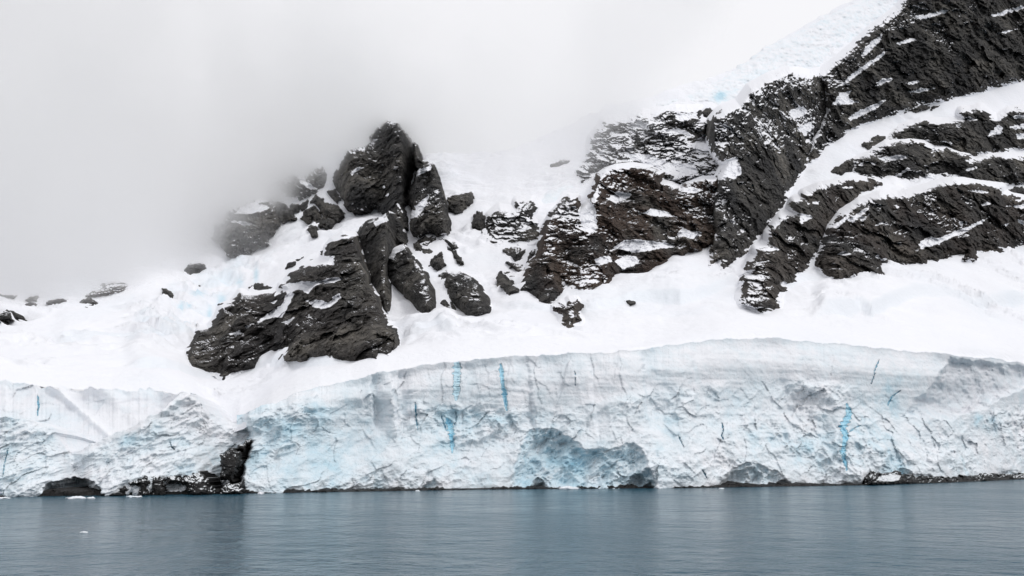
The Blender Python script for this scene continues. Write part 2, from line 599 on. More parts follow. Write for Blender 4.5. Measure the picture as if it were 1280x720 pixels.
def ice_front(name, label, px0, px1, top, Yfun, blue_fun, cracks=(), scallops=(), step=1.0, rows=200, jagged=1.0, roof=22.0, bottom=None):
    px = np.arange(px0, px1 + 0.1, step)
    t = np.linspace(-0.02, 1.0, rows)
    PX, T = np.meshgrid(px, t)
    bot = (shore if bottom is None else bottom)(PX)
    tp = top(PX)
    jag = jagged * (1.6 * fbm(PX / 16, PX * 0 + 3.3, 4, 5) + 1.6 * (np.floor(2.2 * fbm(PX / 45, PX * 0 + 8, 3, 6) + 0.3 * fbm(PX / 4, PX * 0, 2, 3)) / 2.2))
    PY = bot + (tp + jag - bot) * T
    Y, rough, blue, dirt_shade = Yfun(PX, PY, T)
    sc = 0
    for poly, depth in scallops:
        q = sdist(PX, PY, poly) + 3.0 * fbm(PX / 12, PY / 12, 3, 8)
        Y = Y + depth * (1 - np.exp(-np.clip(q, 0, 99) / 7.0)) * smooth(0, 1.5, q)
        sc = np.maximum(sc, smooth(0, 6, q))
    Xs, _, Zs = ray(PX, PY, Y)
    Y = Y - sc * (2.4 * ridged((Xs * .8 + Zs * .6) / 13, (-Xs * .6 + Zs * .8) / 5.5, 4, 341, 0.55) + 0.9 * ridged(Xs / 4, Zs / 2.6, 3, 347))
    Yu = Y
    Y = crack_cut(PX, PY, cracks, Y, 1.4)
    X, Yw, Z = ray(PX, PY, Y)
    # over the brink: rows that run back under the snow
    k = 6
    rx, ry, rz = [X], [Yw], [Z]
    for i in range(1, k + 1):
        f = i / k
        rx.append(X[-1:]), ry.append(Yw[-1:] + roof * f), rz.append(Z[-1:] - 0.35 * i - 0.2 * roof * f * f)
    pad = lambda a: np.concatenate([a] + [a[-1:]] * k)
    blue = np.clip(blue + 0.20 * sc, 0, 1)
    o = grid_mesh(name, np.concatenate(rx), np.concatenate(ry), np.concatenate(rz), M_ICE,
                  attrs={'blue': pad(blue), 'dirt_shade': pad(np.clip(dirt_shade, 0, 1))})
    tag(o, label, 'ice cliff')
    for pts, w0, w1, dk in cracks:
        P = np.asarray(pts, float)
        gx = np.arange(P[:, 0].min() - 6, P[:, 0].max() + 6.1, 0.5)
        gy = np.arange(P[:, 1].min() - 5, P[:, 1].max() + 5.1, 0.6)
        GXX, GYY = np.meshgrid(gx, gy)
        d, p, w = crack_width(GXX, GYY, pts, w0, w1)
        q = w / 2 + 0.35 - d
        # depth of the uncut face, looked up on the cliff grid
        ci = np.clip((GXX - px0) / step, 0, len(px) - 1.001)
        i0 = ci.astype(int)
        b_, t_ = PY[0, i0], PY[-1, i0]
        rj = np.clip((GYY - b_) / (t_ - b_) * (rows - 1), 0, rows - 1).astype(int)
        Yb = Yu[rj, i0] + 0.3 + 0.7 * smooth(0, w.max() / 2, q)
        x, y, z = ray(GXX, GYY, Yb)
        keep = (q > -0.25) & (GYY > t_ + 0.5)
        if keep.sum() > 12:
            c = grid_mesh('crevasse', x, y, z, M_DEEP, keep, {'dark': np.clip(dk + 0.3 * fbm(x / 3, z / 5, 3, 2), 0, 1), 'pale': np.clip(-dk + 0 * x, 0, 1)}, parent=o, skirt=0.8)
    return o


main_top = curve([(280, 522), (304, 518), (314, 512), (335, 503)] + [(x, float(brink(x))) for x in range(345, 1700, 5)])
mid = curve([(290, 500), (470, 503), (560, 508), (680, 516), (760, 500), (805, 492), (900, 482), (1000, 474), (1060, 484), (1100, 492), (1150, 521), (1190, 524), (1280, 508), (1700, 512)])
SCOOP = [(1188, 447), (1172, 470), (1158, 488), (1142, 503), (1128, 521), (1190, 524), (1236, 508), (1262, 492), (1290, 482), (1330, 470), (1330, 462), (1260, 455)]
LEFT_EDGE = curve([(500, 306), (520, 305), (545, 313), (560, 309), (585, 301), (600, 298), (625, 300)])


def main_face(PX, PY, T):
    Y0 = water_Y(PX, shore(PX))
    sb = setback(PX)
    prof = 0.62 * smooth(0.0, 0.62, T) + 0.14 * T + 0.24 * smooth(0.8, 1.0, T)
    up = smooth(-8, 8, mid(PX) - PY)                       # 1 on the smooth upper wall
    Y = Y0 + sb * prof
    X, _, Z = ray(PX, PY, Y)
    big = 7.0 * fbm(X / 60, Z / 130, 2, 12) + 2.6 * fbm(X / 17, Z / 60, 2, 13)
    a, b = X * 0.8 + Z * 0.6, -X * 0.6 + Z * 0.8
    vary = 0.35 + 0.9 * smooth(-0.5, 0.6, fbm(X / 34, Z / 22, 3, 44))
    rg = 2.7 * ridged(a / 19, b / 11, 3, 41, 0.5) * vary + 3.0 * vary * facets((a + 2 * fbm(X / 9, Z / 9, 3, 47)) / 6.5, (b + 2 * fbm(X / 9, Z / 9, 3, 48)) / 4.2, 5, 0.5, 0.18) + 0.9 * ridged(X / 4.2, Z / 3.0, 4, 55, 0.6) * vary
    sm = 0.6 * fbm(X / 9, Z / 14, 4, 61) + 0.22 * fbm(X / 22, Z / 1.9, 2, 66)
    fade = 1 - 0.75 * smooth(0.92, 1.0, T)
    tall = facets((X + 3 * fbm(Z / 10, X / 25, 3, 17)) / 12.0, (Z + 4 * fbm(X / 12, Z / 12, 2, 18)) / 26, 19, 0.55, 0.22)
    Y = Y - 1.3 * tall * (1 - up) * fade
    Y = Y - big * fade * (1 - 0.3 * up) - (rg * (1 - 0.88 * up) + sm * up) * fade
    Y = Y - up * fade * (1 - 0.75 * smooth(785, 840, PX)) * (2.4 * facets((X + 2 * fbm(Z / 9, X / 30, 3, 15)) / 9.0, Z / 24, 11, 0.42, 0.2) + 0.7 * facets((X + fbm(Z / 5, X / 20, 3, 16)) / 2.6, Z / 6, 12, 0.4, 0.2))
    # buttresses and nooks on the wall
    for x, w0, w1, d in ((466, 2, 9, 2.6), (489, 12, 2, -2.4), (499, 2, 10, 2.4), (808, 2.5, 26, 4.5), (585, 2, 9, 0.7), (660, 14, 3, 1.6), (742, 3, 16, 1.4), (872, 3, 20, 1.6), (352, 4, 14, 2.0), (392, 12, 3, -1.6)):
        e = PX - x - 0.10 * (PY - 480) - 2.2 * fbm(PY / 9, PX * 0 + x, 3, 7)
        Y = Y + d * np.where(e < 0, np.exp(-(e / w0) ** 2), np.exp(-(e / w1) ** 2)) * smooth(-30, 10, mid(PX) + 25 - PY) * fade
    q = sdist(PX, PY, SCOOP) + 3.5 * fbm(PX / 14, PY / 12, 3, 73)
    Y = Y + 9.0 * (1 - np.exp(-np.clip(q, 0, 99) / 9.0)) + 1.5 * smooth(0, 8, q) * fbm(X / 6, Z / 6, 3, 71)
    n = fbm(X / 28, Z / 16, 4, 81)
    blue = 0.10 + 0.16 * n + 0.12 * (1 - up) + 0.16 * smooth(-520, -300, -PX)
    for bx, by, rx, ry, s in ((612, 522, 34, 14, .34), (562, 542, 26, 26, .30), (680, 515, 40, 18, .16), (700, 575, 60, 26, .20), (480, 470, 26, 30, .18), (815, 460, 10, 26, .22),
                              (1110, 482, 36, 16, .30), (1112, 508, 16, 12, .3), (985, 555, 40, 18, .18), (1225, 528, 26, 12, .32), (865, 500, 40, 20, .16), (420, 560, 90, 36, .10), (1110, 560, 30, 20, .18)):
        blue = blue + s * np.exp(-((PX - bx) / rx) ** 2 - ((PY - by) / ry) ** 2) * (0.7 + 0.6 * fbm(X / 8, Z / 5, 3, 83))
    band = fbm(X / 60, Z / 1.9 + 3.6 * fbm(X / 50, Z / 25, 3, 91), 4, 92, 0.6)
    dirt_shade = up * (0.01 + 0.10 * smooth(0.05, 0.9, band) * smooth(-0.5, 0.5, fbm(X / 45, Z / 12, 3, 97))) + 0.05 * smooth(0.2, 0.8, fbm(X / 14, Z / 9, 4, 95))
    dirt_shade = dirt_shade + 0.14 * smooth(0, 10, q) + 0.2 * smooth(0, 4, q) * smooth(0, 0.6, band) * smooth(-30, -4, PY - 495 + 0)  # the scoop's overhang shade painted as even grey, plus its dust layers
    return Y, up, blue, dirt_shade


CRACKS = [
    ([(571, 440), (571, 474), (570, 500)], 12.0, 9.0, -0.6),
    ([(625, 455), (628, 475), (631, 494), (633, 513)], 5.5, 6.0, 0.05),
    ([(559, 524), (563, 534), (565, 548), (565, 566)], 9.5, 5.0, 0.0),
    ([(569, 512), (571, 522), (567, 534)], 1.0, 1.4, 0.3),
    ([(551, 517), (554, 528), (558, 538)], 1.0, 1.4, 0.2),
    ([(1058, 505), (1061, 518), (1054, 533), (1057, 548), (1054, 564), (1056, 576), (1058, 588)], 10.5, 4.5, 0.0),
    ([(1061, 540), (1070, 534), (1078, 531)], 1.6, 0.6, 0.2),
    ([(1099, 450), (1094, 462), (1092, 473), (1088, 481)], 1.6, 1.0, 0.55),
    ([(1126, 488), (1114, 496), (1109, 508)], 1.4, 2.4, 0.2),
    ([(519, 503), (520, 520), (522, 538)], 1.8, 1.2, 0.35),
    ([(902, 526), (904, 537), (902, 545), (906, 553)], 1.4, 1.0, 0.7),
    ([(848, 545), (852, 553), (855, 560)], 1.4, 0.8, 0.7),
    ([(877, 587), (881, 593), (884, 599)], 1.4, 0.9, 0.8),
    ([(718, 464), (719, 474), (719, 483)], 1.2, 0.7, 0.4),
]
SCALLOPS = [
    ([(636, 612), (644, 575), (652, 545), (668, 534), (694, 536), (716, 548), (736, 562), (768, 560), (792, 552), (804, 566), (815, 588), (824, 614)], 6.0),
    ([(662, 616), (664, 602), (672, 596), (684, 603), (690, 616)], 7.0),
    ([(776, 616), (786, 596), (800, 590), (814, 604), (820, 616)], 7.0),
    ([(888, 614), (908, 592), (922, 580), (942, 577), (972, 588), (988, 602), (992, 614)], 6.0),
    ([(1086, 606), (1096, 586), (1108, 562), (1122, 560), (1130, 580), (1144, 592), (1176, 596), (1186, 606)], 5.0),
    ([(1236, 606), (1250, 588), (1270, 590), (1300, 604)], 4.0),
    ([(520, 616), (532, 602), (546, 598), (552, 616)], 4.0),
]


def build_main():
    o = ice_front('ice_cliff', 'long tall ice cliff with blue cracks, from the dark gully to the right edge', 296, 1640, main_top, main_face, None, CRACKS, SCALLOPS, 1.0, 210)
    return o


# trim the left end of the main cliff to its own flank
_old = main_face


def main_face_l(PX, PY, T):
    Y, u, b, d = _old(PX, PY, T)
    q = PX - LEFT_EDGE(PY) - 2.5 * fbm(PY / 10, PY * 0, 3, 5)
    Y = Y + 16 * (1 - smooth(-4, 7, q))
    return Y, u, b, d


main_face = main_face_l
build_main()

low_top = curve([(-400, 500), (-100, 514), (0, 522), (30, 525), (55, 531), (72, 541), (82, 556), (88, 564), (100, 562), (120, 555), (150, 541), (178, 527), (198, 516), (212, 502), (222, 492),
                 (232, 490), (244, 494), (254, 502), (262, 515), (280, 528), (300, 532), (325, 540)])


def low_face(PX, PY, T):
    Y0 = water_Y(PX, shore(PX))
    left = 1 - smooth(60, 100, PX)
    Y = Y0 + (12 + 6 * smooth(190, 230, PX)) * (0.7 * smooth(0, 0.7, T) + 0.3 * T ** 2)
    X, _, Z = ray(PX, PY, Y)
    # two lobes and a knob
    lob = 5 * np.exp(-((PX - 10) / 60) ** 2) + 6 * np.exp(-((PX - 175 - 0.6 * (560 - PY)) / 50) ** 2) - 5 * np.exp(-((PX - 88 - 0.25 * (PY - 565)) / 12) ** 2)
    lob = lob - 7 * smooth(238, 290, PX)
    a, b = X * 0.85 + Z * 0.53, -X * 0.53 + Z * 0.85
    wv = fbm(X / 9, Z / 9, 3, 147)
    rg = 2.0 * ridged(a / 14, b / 8, 4, 141, 0.55) + 2.2 * facets((a + 2 * wv) / 5.5, (b + 2 * wv) / 3.8, 15, 0.5, 0.25) + 0.9 * ridged(X / 3.8, Z / 2.8, 4, 155, 0.55)
    rim = smooth(9, 2, (PY - low_top(PX))) * (1 - 0.4 * left) * smooth(20, 50, PX)
    Y = Y - lob - rg * (1 - 0.7 * rim)
    n = fbm(X / 22, Z / 13, 4, 181)
    blue = 0.19 + 0.14 * n - 0.2 * rim - 0.22 * smooth(215, 250, PX) * smooth(560, 530, PY)
    for bx, by, rx, ry, s in ((160, 552, 22, 10, .30), (60, 548, 24, 10, .14), (8, 560, 16, 30, .2), (130, 575, 50, 14, .10)):
        blue = blue + s * np.exp(-((PX - bx) / rx) ** 2 - ((PY - by) / ry) ** 2)
    dirt_shade = 0.06 * smooth(0.2, 0.8, fbm(X / 10, Z / 8, 4, 195)) + 0.08 * smooth(225, 265, PX) * smooth(0, .6, fbm(X / 20, Z / 1.2, 3, 6))
    return Y, rim, blue, dirt_shade


CAVE = [(50, 622), (58, 606), (70, 600), (88, 597), (106, 596), (118, 601), (126, 612), (130, 624)]
low = ice_front('ice_cliff', 'low lobed ice front at the left edge with a dark sea cave under it', -380, 318, low_top, low_face, None,
                [([(212, 552), (214, 558), (219, 563)], 1.0, 0.8, 0.8), ([(10, 560), (6, 578), (3, 596)], 1.4, 1.0, 0.3)],
                [(CAVE, 17.0)], 1.0, 150, roof=70, jagged=1.6)

wall_top = curve([(-400, 466), (0, 477), (40, 482), (95, 486), (140, 490), (200, 488), (240, 490), (262, 502)])


def band_face(PX, PY, T):
    Y = water_Y(PX, shore(PX)) + setback(PX) - 16 + 16 * smooth(0.1, 1.0, T) * 0.9
    X, _, Z = ray(PX, PY, Y)
    # two flat panels split by a slanting rib of snow
    rib = PX - (72 + (PY - 487) * 1.15)
    Y = Y - 2.4 * np.exp(-(rib / 8) ** 2) - 1.8 * np.exp(-((PX - (128 + (PY - 487) * 1.1)) / 14) ** 2) + 3.5 * np.exp(-((PX - 195) / 30) ** 2)
    Y = Y - 1.4 * fbm(X / 12, Z / 12, 4, 261) - 1.6 * facets((X + Z + 3 * fbm(X / 9, Z / 9, 3, 263)) / 9, (Z - .5 * X) / 7, 264, 0.5, 0.25) - 0.2 * fbm(X / 25, Z / 1.8, 2, 266) - 3.5 * fbm(X / 35, Z / 35, 2, 5)
    band = fbm(X / 60, Z / 1.7 + 2.5 * fbm(X / 40, Z / 20, 3, 291), 3, 292)
    snowy = np.exp(-(rib / 8) ** 2)
    dirt_shade = (0.12 + 0.26 * smooth(0.05, 0.9, band) * smooth(-0.5, 0.4, fbm(X / 30, Z / 14, 3, 297))) * (1 - snowy) * smooth(0, 12, PY - wall_top(PX))
    blue = 0.10 + 0.14 * fbm(X / 20, Z / 12, 3, 281) - 0.15 * snowy
    return Y, 0, blue, dirt_shade


ice_front('ice_wall', 'smooth grey banded ice wall behind the low lobed ice front at the left', -380, 262, wall_top, band_face, None,
          [([(47, 494), (48, 508), (47, 520)], 1.6, 2.2, 0.2)], [], 1.0, 90, roof=26, jagged=2.2, bottom=curve([(-400, 580), (262, 580)]))


# ------------------------------------------------------------------ rocks
def rock(name, label, poly, patches=(), step=0.8, bulge=4.0, w=4.0, fr=13.0, gully=0.0, snow=0.0, tilt=0.15, ledge=2.2, amp=1.0, edge=2.6, lean=0.35, thick=14.0, brown=0.0, near=0.0, top=0.0, flecks=(),
         mat=None, cat='rock', group=None, fine=1.0, seed=None, depth=None, streak=0.14):
    P = np.asarray(poly, float)
    seed = int(abs(P[0, 0]) * 3 + abs(P[0, 1])) % 900 if seed is None else seed
    size = math.sqrt((P[:, 0].max() - P[:, 0].min()) * (P[:, 1].max() - P[:, 1].min()))
    k = min(1.0, size / 45.0)
    edge = edge * (min(1.0, size / 26.0 + 0.25) + 0.45 * float(smooth(60, 140, size)) * (fr > 0))
    if size < 14:
        step = min(step, 0.5)
    if size < 30 and mat is None:
        near = near + 4.0
        snow = snow - 0.22
    gx = np.arange(P[:, 0].min() - 7, P[:, 0].max() + 7.1, step)
    gy = np.arange(P[:, 1].min() - 7, P[:, 1].max() + 7.1, step)
    PX, PY = np.meshgrid(gx, gy)
    sd = sdist(PX, PY, P)
    fr = fr * min(1.0, size / 50.0 + 0.12)
    if fr < 2.2 or size < 30:
        fr = 0.0
    sn = sd + edge * (0.9 * fbm(PX / 11, PY / 9, 2, seed) + 0.55 * fbm(PX / 4, PY / 3.2, 3, seed + 7))
    inside = sd > 0
    rows = np.where(inside.any(0), inside.shape[0] - 1 - inside[::-1].argmax(0), -1)
    cols = np.arange(len(gx))
    ok = rows >= 0
    pb = np.interp(cols, cols[ok], gy[rows[ok]])
    kk = max(1, int(14 / step))
    pb = np.convolve(np.pad(pb, (kk // 2, kk - 1 - kk // 2), mode='edge'), np.ones(kk) / kk, 'valid')[None, :]
    Y0 = D(PX, PY) if depth is None else depth(PX, PY)
    Yb = D(PX, np.broadcast_to(pb, PX.shape)) if depth is None else depth(PX, np.broadcast_to(pb, PX.shape))
    ln = lean * np.clip(Y0 - Yb, 0, None)
    X, _, Z = ray(PX, PY, Y0 - ln)
    raw = sd if fr else sn
    ins = np.clip(raw, 0, None)
    soft = 0.25 + 0.75 * smooth(-fr, 10, raw)
    a, b = X * math.cos(tilt) + Z * math.sin(tilt), -X * math.sin(tilt) + Z * math.cos(tilt)
    wx, wz = fbm(X / 14, Z / 14, 3, seed + 21), fbm(X / 14, Z / 14, 3, seed + 25)
    n = 6.0 * ridged(X / 55, Z / 70, 2, seed + 1) * k + 2.2 * ridged(a / 20, b / 17, 3, seed + 2, 0.55) * k + fine * 0.6 * ridged(a / 4.5, b / 3.6, 3, seed + 3, 0.6)
    n = n + 15.0 * k * facets((a + 5 * wx) / 24, (b + 5 * wz) / 17, seed, 0.55, 0.30) + fine * 5.5 * facets((a + 3 * wz) / 8.5, (b + 3 * wx) / 6.0, seed + 1, 0.55, 0.22) + fine * 1.9 * facets((a + 2 * wx) / 3.3, (b + 2 * wz) / 2.5, seed + 2, 0.55, 0.25)
    pm = 0
    for pt in patches:
        pm = np.maximum(pm, smooth(-1.0, 2.5, sdist(PX, PY, pt) + 1.6 * fbm(PX / 6, PY / 4, 3, seed + 11)))
    gd = X * 0.82 + Z * 0.57 if tilt > 0 else X * 0.82 - Z * 0.57        # ribs and gullies down the fall line
    gl = ridged((gd + 9 * wx) / 26, (Z + 9 * wz) / 95, 3, seed + 17, 0.5)
    n = n + 7.0 * k * gl
    n = n * (1 - 0.6 * pm)
    lw = b / 8.0 + 1.7 * fbm(a / 30, b / 26, 4, seed + 4)
    saw = lw - np.floor(lw)
    lw2 = b / 3.1 + 1.6 * fbm(a / 13, b / 11, 4, seed + 5)
    saw2 = lw2 - np.floor(lw2)
    led = ledge * (saw * (0.6 + 0.6 * fbm(a / 25, b / 12, 2, seed + 6)) + 0.35 * saw2) * k
    if fr:
        out = np.clip(-sd / fr, 0, 1.3)
        Y = Y0 - ln * smooth(-fr, 3, sd) - bulge * k * (1 - np.exp(-ins / (w * max(k, 0.35)))) - 1.5 + 7.0 * out - (n * amp + led) * soft * smooth(-fr, 1, sd) - near * smooth(-fr, 2, sd)
        ev = edge * (1.5 * fbm(a / 15, b / 5.5, 3, seed + 31) + 0.8 * fbm(a / 5, b / 2.2, 3, seed + 33))
        sn = sd + ev
    else:
        Y = Y0 - ln * smooth(-2, 3, sn) - bulge * k * (1 - np.exp(-ins / (w * max(k, 0.35)))) - (n * amp + led) * soft * smooth(-1, 2, sn) - near
        Y = Y + np.where(sn < 0, -sn * 1.6 + 0.4, 0)
    X, Yw, Z = ray(PX, PY, Y)
    dx = [np.gradient(q, axis=1) for q in (X, Yw, Z)]
    dy = [np.gradient(q, axis=0) for q in (X, Yw, Z)]
    nx = dx[1] * dy[2] - dx[2] * dy[1]
    ny = dx[2] * dy[0] - dx[0] * dy[2]
    nzv = dx[0] * dy[1] - dx[1] * dy[0]
    ln_ = np.sqrt(nx * nx + ny * ny + nzv * nzv) + 1e-9
    sgn = np.where(ny > 0, -1, 1)
    up = nzv / ln_ * sgn
    # snow lies where the rock is flat enough, in streaks along its layers
    s = 0.5 + 1.9 * (up - 0.80) + streak * fbm(a / 10 + 0.6 * wx, b / 4.2 + 0.9 * wz, 4, seed + 8) + 0.22 * fbm(X / 30, Z / 30, 3, seed + 9) + snow + top * (1 - smooth(0, 0.6, (PY - P[:, 1].min()) / (P[:, 1].max() - P[:, 1].min())))
    s = s + gully * smooth(0.05, -0.45, gl + 0.15 * wz) - 0.25 * gully
    for pt, bias in flecks:
        s = s + bias * smooth(-7, 7, sdist(PX, PY, pt) + 6 * fbm(PX / 15, PY / 12, 3, seed + 15))
    s = np.clip(s, 0, 1)
    for pt in patches:
        q = sdist(PX, PY, pt) + 1.5 * fbm(a / 9, b / 3.5, 3, seed + 11) + 0.9 * fbm(a / 3.5, b / 1.8, 2, seed + 12)
        s = np.maximum(s, smooth(-1.0, 1.2, q))
    if fr:
        s = np.maximum(s, 1 - smooth(-1.1, 1.1, sn + 1.8 - 2.6 * (up - 0.6)))
    br = np.clip(brown * smooth(-0.5, 0.5, fbm(X / 30, Z / 30, 3, seed + 12) + 0.2), 0, 1)
    o = grid_mesh(name, X, Yw, Z, mat or M_ROCK, (sd > -fr - 1) if fr else (sn > -1.6), {'snow': s, 'brown': br}, skirt=thick, flat=True)
    return tag(o, label, cat, group)


